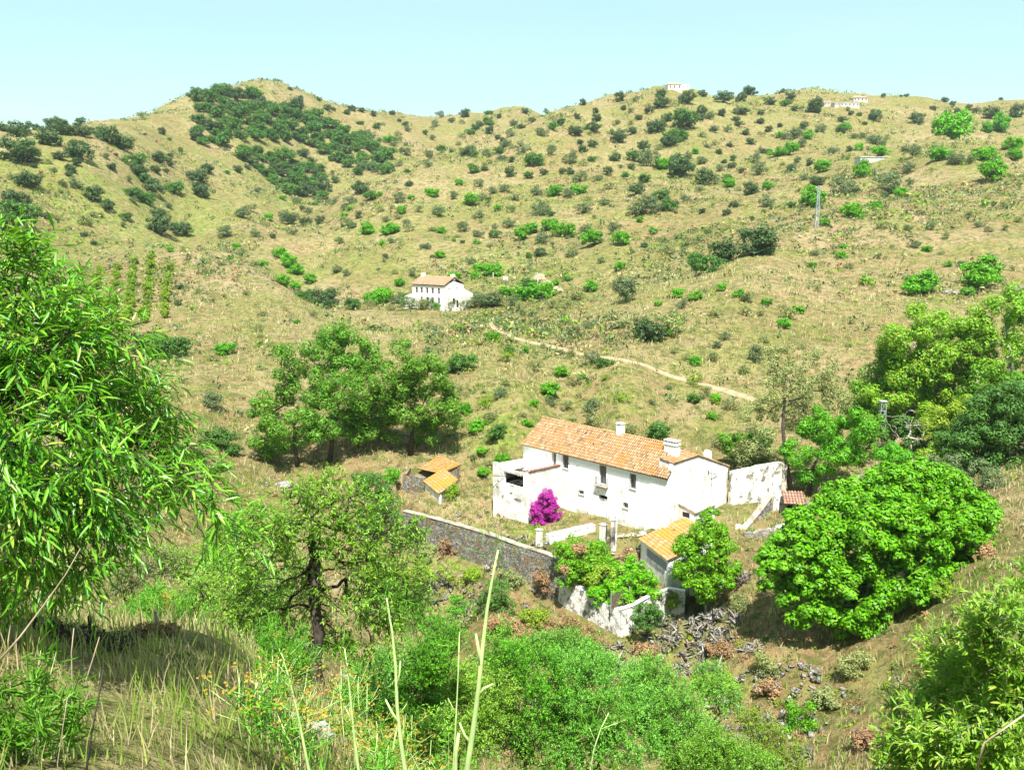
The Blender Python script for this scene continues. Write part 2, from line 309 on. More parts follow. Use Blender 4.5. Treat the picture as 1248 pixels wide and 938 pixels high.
def m_ground():
    b = NB('hillside_ground')
    at = b.n('ShaderNodeAttribute', attribute_name='cover'); sep = b.n('ShaderNodeSeparateColor'); b.l(at.outputs['Color'], sep.inputs[0])
    gr, so_, st = sep.outputs[0], sep.outputs[1], sep.outputs[2]
    big = b.noise(.022, 5, .6); mid = b.noise(.16, 5, .65); fine = b.noise(1.3, 5, .7); vf = b.noise(9, 4, .7)
    flat = b.stretch(b.pos(), (1, 1, 4.5)); lay = b.noise(.35, 5, .7, vec=flat)
    straw = b.mix(b.rmp(fine, .3, .7), c4(.26, .19, .095), c4(.43, .345, .20))
    olive = b.mix(b.rmp(mid, .35, .65), c4(.14, .14, .04), c4(.28, .235, .10))
    base = b.mix(b.rmp(big, .42, .62), olive, straw)
    base = b.mix(b.rmp(lay, .48, .66), base, c4(.30, .20, .09))
    base = b.mix(b.rmp(b.noise(.012, 6, .7), .52, .60, 0, .45), base, b.mix(b.rmp(fine, .35, .65), c4(.13, .19, .03), c4(.25, .29, .07)))
    f = b.math('MULTIPLY', st, b.rmp(mid, .25, .6)); base = b.mix(b.math('MINIMUM', f, 1.0), base, straw)
    sf = b.math('MULTIPLY', so_, b.rmp(b.noise(.5, 5, .7), .38, .6)); base = b.mix(b.math('MINIMUM', sf, .9), base, b.mix(b.rmp(fine, .3, .7), c4(.19, .10, .05), c4(.38, .24, .12)))
    gf = b.math('MULTIPLY', gr, b.rmp(b.noise(.33, 5, .7), .40, .62)); base = b.mix(b.math('MINIMUM', gf, .85), base, b.mix(b.rmp(fine, .35, .7), c4(.10, .20, .018), c4(.29, .38, .05)))
    # small dark tussocks and stones
    base = b.mix(b.rmp(b.noise(.055, 6, .75), .49, .58, 0, .75), base, b.mix(b.rmp(fine, .35, .65), c4(.12, .15, .03), c4(.27, .27, .07)))
    base = b.mix(b.rmp(b.noise(.12, 7, .8), .53, .62, 0, .7), base, c4(.27, .165, .085))
    base = b.mix(b.rmp(b.noise(.55, 6, .8), .49, .58, 0, .85), base, c4(.075, .10, .018))
    base = b.mix(b.rmp(b.noise(2.6, 4, .7), .62, .72, 0, .6), base, c4(.07, .085, .02))
    base = b.mix(b.rmp(b.noise(.27, 5, .8), .55, .63, 0, .8), base, c4(.085, .115, .02))
    base = b.mix(b.rmp(b.noise(.9, 6, .75, vec=b.stretch(b.pos(), (1, 1, 3))), .58, .66, 0, .6), base, c4(.48, .40, .22))
    base = b.mix(b.rmp(vf, .4, .8, 0, .3), base, c4(.50, .42, .22))
    base = b.mix(1.0, base, c4(.90, .87, .86), 'MULTIPLY')
    h = b.math('ADD', b.math('MULTIPLY', fine, 1.0), b.math('MULTIPLY', vf, .35))
    return b.done(b.pbr(base, .95, b.bump(h, .9, .5), .1))

def m_leaf(name, dark, light, trans=.25, rough=.5, yellow=None, spec=.18):
    b = NB(name); geo = b.n('ShaderNodeNewGeometry'); oi = b.n('ShaderNodeObjectInfo')
    r = geo.outputs['Random Per Island']
    col = b.mix(r, c4(*dark), c4(*light))
    if yellow: col = b.mix(b.rmp(b.math('FRACT', b.math('MULTIPLY', r, 37.0)), .86, .92), col, c4(*yellow))
    col = b.mix(b.rmp(b.noise(1.1 if 'near' not in name else 2.5, 3, .6),   .45, .66, 0, .4), col, c4(*[v * .55 for v in dark]))
    hs = b.n('ShaderNodeHueSaturation'); b.l(col, hs.inputs['Color']); b.l(b.rmp(oi.outputs['Random'], 0, 1, .9, 1.14), hs.inputs['Value'])
    hh = b.math('MULTIPLY', b.math('SUBTRACT', b.math('FRACT', b.math('MULTIPLY', oi.outputs['Random'], 7.31)), .5), .012)
    b.l(b.math('ADD', hh, .5), hs.inputs['Hue']); col = hs.outputs[0]
    p = b.pbr(col, rough, None, spec)
    t = b.n('ShaderNodeBsdfTranslucent'); b.l(b.mix(.35, col, c4(.35, .6, .03), 'MIX'), t.inputs[0])
    mx = b.n('ShaderNodeMixShader'); mx.inputs[0].default_value = trans; b.l(p, mx.inputs[1]); b.l(t.outputs[0], mx.inputs[2])
    return b.done(mx.outputs[0])

def m_bark(name, a, c, scale=14):
    b = NB(name); n = b.noise(scale, 6, .7, vec=b.stretch(b.opos(), (1, 1, .3))); n2 = b.noise(2.2, 4, .6, vec=b.opos())
    col = b.mix(b.rmp(n, .35, .65), c4(*a), c4(*c)); col = b.mix(b.rmp(n2, .5, .7, 0, .5), col, c4(*[min(1, v * 1.5) for v in c]))
    return b.done(b.pbr(col, .92, b.bump(n, .8, .02), .15))

def m_white(name, dirt=1.0, base=(.80, .78, .72), stone=.0):
    b = NB(name); o = b.opos(); big = b.noise(.55, 6, .65, vec=o); mid = b.noise(2.6, 6, .7, vec=o); fine = b.noise(22, 4, .6, vec=o)
    run = b.noise(1.6, 6, .75, vec=b.stretch(o, (2.2, 2.2, .16)))
    col = b.mix(b.rmp(mid, .35, .7, 0, .5), c4(*base), c4(base[0] * .86, base[1] * .85, base[2] * .80))
    col = b.mix(b.rmp(run, .58 - .06 * dirt, .72, 0, .8 * min(1, dirt)), col, c4(.22, .205, .18))
    col = b.mix(b.rmp(b.math('ADD', b.math('MULTIPLY', big, .7), b.math('MULTIPLY', mid, .3)), .60 - .07 * dirt, .66 - .06 * dirt, 0, .75), col, b.mix(b.rmp(fine, .35, .65), c4(.38, .35, .29), c4(.55, .50, .42)))
    if stone:
        v = b.n('ShaderNodeTexVoronoi', feature='DISTANCE_TO_EDGE'); v.inputs['Scale'].default_value = 2.6; b.l(b.stretch(o, (1, 1, 1.6)), v.inputs['Vector'])
        joint = b.rmp(v.outputs['Distance'], .02, .09); vc = b.n('ShaderNodeTexVoronoi'); vc.inputs['Scale'].default_value = 2.6; b.l(b.stretch(o, (1, 1, 1.6)), vc.inputs['Vector'])
        stc = b.mix(vc.outputs['Color'], c4(.17, .155, .13), c4(.42, .38, .31)); stc = b.mix(joint, c4(.15, .13, .10), stc)
        col = b.mix(b.rmp(b.noise(.9, 5, .6, vec=o), .62 - .30 * stone, .70 - .30 * stone), col, stc)
        return b.done(b.pbr(col, .95, b.bump(b.math('ADD', b.math('MULTIPLY', joint, .6), mid), .7, .08), .15))
    return b.done(b.pbr(col, .9, b.bump(b.math('ADD', mid, b.math('MULTIPLY', fine, .3)), .35, .05), .2))

def m_stone(name, a=(.15, .14, .12), c=(.40, .36, .30), scale=2.2, moss=.3):
    b = NB(name); o = b.pos(); d = b.n('ShaderNodeVectorMath', operation='ADD'); b.l(o, d.inputs[0])
    nt = b.n('ShaderNodeTexNoise'); nt.inputs['Scale'].default_value = 1.5; b.l(o, nt.inputs['Vector']); sc = b.n('ShaderNodeVectorMath', operation='SCALE'); sc.inputs['Scale'].default_value = .5; b.l(nt.outputs['Color'], sc.inputs[0]); b.l(sc.outputs[0], d.inputs[1])
    vv = b.stretch(d.outputs[0], (1, 1, 1.7))
    v = b.n('ShaderNodeTexVoronoi', feature='DISTANCE_TO_EDGE'); v.inputs['Scale'].default_value = scale; b.l(vv, v.inputs['Vector'])
    vc = b.n('ShaderNodeTexVoronoi'); vc.inputs['Scale'].default_value = scale; b.l(vv, vc.inputs['Vector'])
    s2 = b.n('ShaderNodeSeparateColor'); b.l(vc.outputs['Color'], s2.inputs[0])
    col = b.mix(s2.outputs[0], c4(*a), c4(*c)); j = b.rmp(v.outputs['Distance'], .015, .09); col = b.mix(j, c4(.09, .08, .06), col)
    col = b.mix(b.rmp(b.noise(.8, 5, .65), .5, .62, 0, .8), col, c4(.24, .15, .08))
    col = b.mix(b.rmp(b.noise(1.1, 5, .7), .60 - .1 * moss, .70 - .1 * moss, 0, .75), col, c4(.14, .17, .04))
    return b.done(b.pbr(col, .95, b.bump(b.math('ADD', j, b.noise(9, 4)), .9, .1), .15))

def m_tile(name, cols, lichen=(.62, .33, .05), lf=.3):
    b = NB(name); geo = b.n('ShaderNodeNewGeometry'); r = geo.outputs['Random Per Island']
    cr = b.n('ShaderNodeValToRGB'); b.l(r, cr.inputs[0]); e = cr.color_ramp.elements
    e[0].color = c4(*cols[0]); e[1].color = c4(*cols[-1]); 
    for i, c in enumerate(cols[1:-1]): x = e.new((i + 1) / (len(cols) - 1)); x.color = c4(*c)
    n = b.noise(5, 5, .7); col = b.mix(b.rmp(n, .4, .7, 0, .5), cr.outputs[0], c4(.40, .26, .16))
    col = b.mix(b.rmp(b.noise(.45, 5, .65), .62 - .3 * lf, .74 - .3 * lf, 0, .9), col, b.mix(b.rmp(n, .3, .7), c4(*lichen), c4(lichen[0] * 1.1, lichen[1] * .85, lichen[2])))
    col = b.mix(b.rmp(b.noise(14, 3, .7), .62, .75, 0, .5), col, c4(.12, .09, .06))
    return b.done(b.pbr(col, .88, b.bump(n, .4, .02), .2))

def m_plain(name, col, rough=.7, metal=0.0, var=.25, scale=6, spec=.3):
    b = NB(name); n = b.noise(scale, 5, .65, vec=b.opos())
    return b.done(b.pbr(b.mix(b.rmp(n, .3, .7, 0, 1), c4(*[v * (1 - var) for v in col]), c4(*[min(1, v * (1 + var)) for v in col])), rough, b.bump(n, .3, .01), spec, metal))

M = dict(
    ground=m_ground(),
    oak=m_leaf('holm_oak_leaves', (.030, .065, .022), (.11, .175, .055), .12, .55),
    oak_green=m_leaf('green_oak_leaves', (.035, .10, .018), (.12, .26, .04), .18, .5),
    olive=m_leaf('olive_leaves', (.07, .11, .04), (.20, .26, .11), .15, .5),
    bright=m_leaf('bright_green_leaves', (.055, .22, .006), (.20, .54, .03), .3, .45),
    yellowgreen=m_leaf('yellow_green_leaves', (.13, .24, .012), (.34, .46, .04), .3, .5),
    scrub=m_leaf('scrub_leaves', (.14, .18, .05), (.34, .36, .14), .2, .7),
    euc=m_leaf('eucalyptus_leaves', (.05, .17, .010), (.21, .46, .04), .32, .45, (.20, .17, .05)),
    euc_bright=m_leaf('young_eucalyptus_leaves', (.09, .23, .01), (.30, .54, .04), .32, .45, (.34, .34, .05)),
    almond_light=m_leaf('light_almond_leaves', (.12, .30, .015), (.36, .64, .05), .4, .36, (.45, .50, .08), .45),
    willow=m_leaf('willow_leaves', (.08, .27, .02), (.26, .58, .06), .3, .4, None, .35),
    fig=m_leaf('carob_leaves', (.05, .17, .004), (.19, .50, .010), .26, .42, (.20, .30, .03)),
    almond=m_leaf('almond_leaves', (.10, .28, .012), (.32, .60, .04), .38, .38, (.26, .32, .06), .4),
    almond_near=m_leaf('near_almond_leaves', (.04, .20, .008), (.22, .57, .03), .36, .32, (.34, .46, .06), .5),
    vine=m_leaf('vine_leaves', (.06, .25, .004), (.18, .52, .010), .3, .45, (.42, .42, .04)),
    fennel=m_leaf('fennel_leaves', (.08, .26, .015), (.20, .48, .04), .3, .6),
    bougain=m_leaf('bougainvillea_bracts', (.34, .004, .24), (.66, .02, .50), .3, .6, (.06, .20, .02)),
    yellow=m_leaf('yellow_flowers', (.26, .15, .02), (.46, .30, .04), .2, .7),
    brown=m_leaf('withered_leaves', (.20, .11, .05), (.40, .25, .13), .1, .8),
    cactus=m_leaf('withered_agave_leaves', (.12, .11, .09), (.36, .335, .28), .0, .8),
    grass=m_leaf('dry_grass_blades', (.42, .34, .15), (.68, .58, .32), .35, .7, (.22, .32, .06)),
    grass_green=m_leaf('green_grass_blades', (.18, .34, .03), (.44, .55, .12), .35, .7),
    stem=m_plain('fennel_stem', (.42, .55, .20), .5),
    drystem=m_plain('dry_stem', (.42, .33, .22), .8),
    bark=m_bark('grey_brown_bark', (.05, .04, .03), (.16, .13, .10)),
    bark_dark=m_bark('dark_bark', (.03, .025, .02), (.10, .08, .06)),
    bark_pale=m_bark('pale_bark', (.22, .19, .15), (.45, .40, .33), 8),
    white=m_white('whitewashed_plaster', .7, (.88, .87, .84)),
    white_gable=m_white('gable_plaster', 1.25, (.88, .87, .84)),
    white_dirty=m_white('peeling_plaster', 1.5, (.84, .82, .77)),
    white_stone=m_white('plaster_over_rubble', .9, (.78, .75, .68), .38),
    ruin=m_white('crumbling_plaster', 1.4, (.62, .56, .46), 1.1),
    stone=m_stone('rubble_stone', (.17, .16, .14), (.38, .36, .31), 2.2, .55), rock=m_stone('grey_rock', (.20, .19, .17), (.40, .38, .35), 1.2, .1),
    cap=m_plain('pale_coping', (.50, .44, .36), .9, 0, .3, 2),
    tile=m_tile('clay_tiles', [(.42, .22, .09), (.27, .14, .055), (.48, .30, .17), (.35, .18, .065), (.44, .26, .13), (.14, .09, .05)], (.42, .20, .05), .25),
    tile_orange=m_tile('lichen_tiles', [(.44, .20, .05), (.50, .27, .09), (.28, .14, .05), (.46, .30, .16)], (.50, .24, .04), .5),
    tile_red=m_tile('red_tiles', [(.40, .17, .11), (.50, .28, .21), (.33, .12, .08)], (.5, .3, .2), .0),
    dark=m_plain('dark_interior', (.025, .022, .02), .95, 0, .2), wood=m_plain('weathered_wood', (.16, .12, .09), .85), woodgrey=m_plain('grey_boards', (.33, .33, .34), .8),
    glass=m_plain('old_window_glass', (.07, .08, .09), .15, 0, .3, 2, .6), iron=m_plain('wrought_iron', (.06, .06, .065), .6, .4),
    steel=m_plain('galvanised_steel', (.50, .53, .53), .5, .3), pale=m_plain('pale_render', (.72, .66, .60), .9, 0, .15, 1), pinkroof=m_tile('far_roof_tiles', [(.44, .22, .13), (.50, .28, .18), (.38, .18, .10)], (.6, .4, .3), .0),
    cap_dirty=m_plain('worn_coping', (.34, .29, .22), .95, 0, .4, 1.2),
    path=m_plain('dirt_track', (.31, .25, .15), .95, 0, .25, .8, .1), concrete=m_plain('concrete', (.48, .46, .42), .9, 0, .2, .7), door=m_plain('faded_door_paint', (.72, .74, .75), .7, 0, .12, 2),
)
# ------------------------------------------------------------------ mesh helpers
def link(name, me, parent=None, loc=None):
    o = bpy.data.objects.new(name, me); COL.objects.link(o)
    if parent is not None: o.parent = parent
    if loc is not None: o.location = loc
    return o
def tag(o, label=None, cat=None, group=None, kind=None):
    if label: o['label'] = label
    if cat: o['category'] = cat
    if group: o['group'] = group
    if kind: o['kind'] = kind
    return o
def thing(name, label, cat, loc, group=None, rz=0.0):
    o = bpy.data.objects.new(name, None); COL.objects.link(o); o.location = [float(v) for v in loc]; o.rotation_euler = (0, 0, rz); o.empty_display_size = .3
    bpy.context.view_layer.update() if False else None
    return tag(o, label, cat, group)
def np_mesh(name, V, Fq, mats, midx=None, smooth=False):
    """V (n,3); Fq (m,k) all faces with k corners"""
    V = np.asarray(V, np.float32); Fq = np.asarray(Fq, np.int32); k = Fq.shape[1]
    me = bpy.data.meshes.new(name); me.vertices.add(len(V)); me.vertices.foreach_set('co', V.ravel())
    me.loops.add(Fq.size); me.loops.foreach_set('vertex_index', Fq.ravel())
    me.polygons.add(len(Fq)); me.polygons.foreach_set('loop_start', np.arange(0, Fq.size, k, dtype=np.int32))
    for m in (mats if isinstance(mats, (list, tuple)) else [mats]): me.materials.append(m)
    if midx is not None: me.polygons.foreach_set('material_index', np.asarray(midx, np.int32))
    if smooth: me.polygons.foreach_set('use_smooth', np.ones(len(Fq), bool))
    me.update(calc_edges=True); return me
class MB:
    """collects boxes, prisms and tubes into one mesh; coordinates are local to the parent thing"""
    def __init__(s): s.v = []; s.f = []
    def add(s, V, Fs):
        o = len(s.v); s.v += [tuple(float(c) for c in p) for p in V]; s.f += [tuple(i + o for i in f) for f in Fs]; return s
    def box(s, a, b):
        x0, y0, z0 = a; x1, y1, z1 = b
        return s.add([(x0, y0, z0), (x1, y0, z0), (x1, y1, z0), (x0, y1, z0), (x0, y0, z1), (x1, y0, z1), (x1, y1, z1), (x0, y1, z1)],
                     [(0, 3, 2, 1), (4, 5, 6, 7), (0, 1, 5, 4), (1, 2, 6, 5), (2, 3, 7, 6), (3, 0, 4, 7)])
    def prism(s, bot, top):
        n = len(bot); return s.add(list(bot) + list(top), [tuple(range(n))[::-1], tuple(range(n, 2 * n))] + [(i, (i + 1) % n, n + (i + 1) % n, n + i) for i in range(n)])
    def tube(s, pts, rad, sides=6):
        pts = [Vector([float(c) for c in p]) for p in pts]; n = len(pts); rings = []
        if not hasattr(rad, '__len__'): rad = [rad] * n
        for i, p in enumerate(pts):
            d = (pts[min(i + 1, n - 1)] - pts[max(i - 1, 0)]).normalized(); u = d.cross(Vector((.31, .17, .93)) if abs(d.z) < .9 else Vector((1, .1, 0))).normalized(); w = d.cross(u)
            rings.append([p + (u * math.cos(2 * math.pi * k / sides) + w * math.sin(2 * math.pi * k / sides)) * rad[i] for k in range(sides)])
        V = [q for r in rings for q in r]; Fs = [(i * sides + k, i * sides + (k + 1) % sides, (i + 1) * sides + (k + 1) % sides, (i + 1) * sides + k) for i in range(n - 1) for k in range(sides)]
        Fs += [tuple(range(sides))[::-1], tuple((n - 1) * sides + k for k in range(sides))]
        return s.add(V, Fs)
    def build(s, name, mat, parent=None, loc=None, smooth=False, bevel=0.0):
        me = bpy.data.meshes.new(name); me.from_pydata(s.v, [], s.f)
        for m in (mat if isinstance(mat, (list, tuple)) else [mat]): me.materials.append(m)
        if smooth:
            for p in me.polygons: p.use_smooth = True
        me.update(); o = link(name, me, parent, loc)
        if bevel:
            md = o.modifiers.new('bevel', 'BEVEL'); md.width = bevel; md.segments = 2; md.limit_method = 'ANGLE'
        return o

# leaves: each leaf two quads folded on the midrib, vectorised
def leaf_arrays(P, D, N, L, Wd, fold=.25, curl=.0):
    """P base, D direction, N rough normal, L length, Wd half width"""
    D = D / (np.linalg.norm(D, axis=1, keepdims=True) + 1e-9); S = np.cross(D, N); S /= (np.linalg.norm(S, axis=1, keepdims=True) + 1e-9); U = np.cross(S, D)
    L = L[:, None]; Wd = Wd[:, None]
    b = P; t = P + D * L - U * L * curl
    up = U * Wd * fold
    l1 = P + D * L * .32 + S * Wd + up; l2 = P + D * L * .72 + S * Wd * .72 + up * .7 - U * L * curl * .4
    r1 = P + D * L * .32 - S * Wd + up; r2 = P + D * L * .72 - S * Wd * .72 + up * .7 - U * L * curl * .4
    V = np.stack([b, l1, l2, t, r2, r1], 1).reshape(-1, 3); o = np.arange(len(P))[:, None] * 6
    Fq = np.concatenate([o + np.array([[0, 3, 2, 1]]), o + np.array([[0, 5, 4, 3]])], 1).reshape(-1, 4)
    return V, Fq
def card_arrays(P, N, T, s, asp=.6):
    """simple pointed leaf / leaf spray: one quad (rhombus)"""
    T = T - N * (T * N).sum(1, keepdims=True); T /= (np.linalg.norm(T, axis=1, keepdims=True) + 1e-9); B = np.cross(N, T); s = s[:, None]
    V = np.stack([P - T * s, P - B * s * asp + T * s * .1, P + T * s, P + B * s * asp + T * s * .1], 1).reshape(-1, 3)
    return V, np.arange(len(P) * 4).reshape(-1, 4)
def rdir(n, rng=RNG): v = rng.normal(size=(n, 3)); return v / np.linalg.norm(v, axis=1, keepdims=True)

def clump_leaves(C, cr, per, size, asp=.55, outward=.75, up=.25, rng=RNG, flat=.85):
    """leaf cards round clump centres C with radius cr (array)"""
    n = len(C); c = np.repeat(C, per, 0); r = np.repeat(cr, per)
    d = rdir(n * per, rng); rad = r * rng.uniform(.35, 1.0, n * per) ** .6
    P = c + d * rad[:, None] * np.array([1, 1, flat]); Nn = d * outward + rdir(n * per, rng) * (1 - outward) + np.array([0, 0, up]); Nn /= np.linalg.norm(Nn, axis=1, keepdims=True)
    return card_arrays(P, Nn, rdir(n * per, rng), size * rng.uniform(.6, 1.25, n * per), asp)

def limbs(base, trunk_pts, C, r0, rmin=.015, sides=6, wob=.08, rng=RNG, stop=.85):
    """grow limbs from a trunk polyline to every clump centre; returns an MB"""
    nodes = [np.array(p, float) for p in trunk_pts]; par = [-1] + list(range(len(nodes) - 1)); nt = len(nodes)
    order = np.argsort(np.linalg.norm(C - nodes[-1], axis=1))
    for k in order:
        c = C[k]; A = np.array(nodes[max(0, nt // 2):]); off = max(0, nt // 2)
        d = np.linalg.norm(A - c, axis=1); cost = d + .35 * np.maximum(0, A[:, 2] - c[2]) + .15 * np.linalg.norm(A - nodes[nt - 1], axis=1)
        j = int(np.argmin(cost)) + off; a = nodes[j]; L = np.linalg.norm(c - a)
        end = a + (c - a) * stop; m = a + (c - a) * .5 + rng.normal(size=3) * L * wob + np.array([0, 0, L * .06])
        nodes.append(m); par.append(j); nodes.append(end); par.append(len(nodes) - 2)
    n = len(nodes); w = np.zeros(n); w[nt:] = 0
    leafc = np.ones(n) * .0
    ch = [[] for _ in range(n)]
    for i, p in enumerate(par):
        if p >= 0: ch[p].append(i)
    for i in range(n - 1, -1, -1): w[i] = max(1.0, sum(w[c] for c in ch[i]))
    # children always come after parents, so one backward pass is enough
    tot = w[0]; rad = np.maximum(rmin, r0 * .9 * (w / tot) ** .62)
    mb = MB(); pts = [nodes[i] for i in range(nt)]; tr = [r0 * (1.45 if i == 0 else 1.0 - .35 * i / max(1, nt - 1)) for i in range(nt)]
    mb.tube(pts, tr, sides + 3)
    for i in range(nt, n):
        p = par[i]; r1 = min(rad[i] * 1.25, tr[p] * .8 if p < nt else rad[p]); mb.tube([nodes[p], nodes[i]], [max(r1, rmin), rad[i]], sides if rad[i] > .05 else 4)
    return mb

def blob_centres(blobs, n, lo=.45, rng=RNG):
    w = np.array([b[3] * b[5] for b in blobs]); w = w / w.sum(); idx = rng.choice(len(blobs), n, p=w); B = np.array(blobs)[idx]
    d = rdir(n, rng); q = rng.uniform(lo ** 3, 1, n) ** (1 / 3)
    return B[:, :3] + d * q[:, None] * B[:, 3:6]
def relax(C, dmin):
    keep = []
    for c in C:
        if all(np.dot(c - k, c - k) > dmin * dmin for k in keep): keep.append(c)
    return np.array(keep)

def big_tree(name, label, cat, base, blobs, n, cr, per, leaf, mleaf, mbark, r0, trunk=None, group=None, asp=.55, seed=0, lo=.45, flat=.85, dmin=.6, rmin=.02, sides=6, up=.25, limb_share=.55, outward=.78):
    rng = np.random.default_rng(seed + 100); base = np.array(base, float)
    C = relax(blob_centres(blobs, n, lo, rng), cr * dmin)
    root = thing(name, label, cat, base, group)
    top = C.mean(0)
    if trunk is None: trunk = [base + np.array([0, 0, -.4]), base * .7 + top * .3, base * .5 + top * .5]
    Cl = C - base
    crs = cr * rng.uniform(.7, 1.3, len(C)); V, Fq = clump_leaves(Cl, crs, per, leaf, asp, outward, up, rng, flat)
    cut = Cl[rng.uniform(size=len(Cl)) < limb_share]
    mb = limbs(None, [np.array(t) - base for t in trunk], cut, r0, rmin, sides, rng=rng)
    mb.build('trunk', mbark, root, smooth=True)
    link('crown', np_mesh('crown', V, Fq, mleaf), root)
    return root
# ------------------------------------------------------------------ the ground
V = np.stack([GX, GY, GZ], -1).reshape(-1, 3)
ii, jj = np.meshgrid(np.arange(_dn - 1), np.arange(_azn - 1), indexing='ij'); a0 = (ii * _azn + jj).ravel()
me = np_mesh('hillside_ground', V, np.stack([a0, a0 + 1, a0 + _azn + 1, a0 + _azn], 1), M['ground'], smooth=True)
ca = me.color_attributes.new('cover', 'FLOAT_COLOR', 'POINT'); cc = np.ones((len(V), 4), np.float32); cc[:, :3] = COV.reshape(-1, 3); ca.data.foreach_set('color', cc.ravel())
tag(link('hillside_ground', me), kind='structure')

def ribbon(name, pix, width, mat, lift=.05, pts=None):
    P = [hits(*p) for p in pix] if pts is None else pts
    Q = []
    for a, b in zip(P[:-1], P[1:]):
        n = max(2, int(np.linalg.norm(b - a) / 1.2)); Q += [a + (b - a) * t / n for t in range(n)]
    Q.append(P[-1]); Q = np.array(Q)
    for _ in range(3): Q[1:-1] = (Q[:-2] + Q[1:-1] * 2 + Q[2:]) / 4
    T = np.gradient(Q, axis=0)[:, :2]; T /= np.linalg.norm(T, axis=1, keepdims=True); Nn = np.stack([-T[:, 1], T[:, 0]], 1)
    V = []; k = 9
    for i, (q, n) in enumerate(zip(Q, Nn)):
        wd = width * (1 + .35 * math.sin(i * .7) * .4 + R.uniform(-.08, .08))
        for j in range(k):
            f = (j / (k - 1) - .5) * wd; x, y = q[0] + n[0] * f, q[1] + n[1] * f; V.append((x, y, gz(x, y) + (lift if 0 < j < k - 1 else -.08)))
    Fq = [(i * k + j, i * k + j + 1, (i + 1) * k + j + 1, (i + 1) * k + j) for i in range(len(Q) - 1) for j in range(k - 1)]
    return tag(link(name, np_mesh(name, V, Fq, mat, smooth=True)), kind='structure')
ribbon('dirt_path', [(583, 388), (600, 400), (625, 412), (680, 424), (740, 437), (800, 453), (850, 466), (890, 478), (925, 489)], 1.15, M['path'], .12)
ribbon('dirt_path', [(655, 335), (668, 348), (684, 356)], 3.0, M['path'], .15)
# ------------------------------------------------------------------ building helpers
def panel(mb, mp, s0, s1, z0, top, ops=(), th=.45):
    """a wall: mp(s, z, depth) -> local xyz; top is a list of (s, z); ops are (sa, sb, za, zb) openings"""
    tz = lambda s: float(np.interp(s, [t[0] for t in top], [t[1] for t in top]))
    S = sorted(set([s0, s1] + [t[0] for t in top if s0 < t[0] < s1] + [o[k] for o in ops for k in (0, 1)]))
    def quad(p): mb.add(p, [(0, 1, 2, 3)])
    for a, b in zip(S[:-1], S[1:]):
        here = sorted([o for o in ops if o[0] <= a + 1e-6 and o[1] >= b - 1e-6], key=lambda o: o[2]); lo = z0
        segs = []
        for o in here: segs.append((lo, o[2])); lo = o[3]
        for l, h in segs:
            quad([mp(a, l, 0), mp(b, l, 0), mp(b, h, 0), mp(a, h, 0)]); quad([mp(b, l, th), mp(a, l, th), mp(a, h, th), mp(b, h, th)])
        quad([mp(a, lo, 0), mp(b, lo, 0), mp(b, tz(b), 0), mp(a, tz(a), 0)]); quad([mp(b, lo, th), mp(a, lo, th), mp(a, tz(a), th), mp(b, tz(b), th)])
        quad([mp(a, tz(a), 0), mp(b, tz(b), 0), mp(b, tz(b), th), mp(a, tz(a), th)])
    for a, b, l, h in ops:
        quad([mp(a, l, 0), mp(a, l, th), mp(a, h, th), mp(a, h, 0)]); quad([mp(b, l, th), mp(b, l, 0), mp(b, h, 0), mp(b, h, th)])
        quad([mp(a, l, 0), mp(b, l, 0), mp(b, l, th), mp(a, l, th)]); quad([mp(a, h, th), mp(b, h, th), mp(b, h, 0), mp(a, h, 0)])
    for s in (s0, s1): quad([mp(s, z0, 0), mp(s, z0, th), mp(s, tz(s), th), mp(s, tz(s), 0)])
    return mb
def rough(o, amt=.03, sc=1.2, cuts=0):
    """slightly wavy old masonry"""
    me = o.data; n = len(me.vertices); c = np.empty(n * 3, np.float32); me.vertices.foreach_get('co', c); c = c.reshape(-1, 3)
    k = np.round(c, 3); c += (np.stack([_hash(np.round(k[:, 0] * 97), np.round(k[:, 1] * 89 + k[:, 2] * 83), i) for i in (1, 2, 3)], -1) - .5) * amt
    me.vertices.foreach_set('co', c.ravel()); me.update(); return o

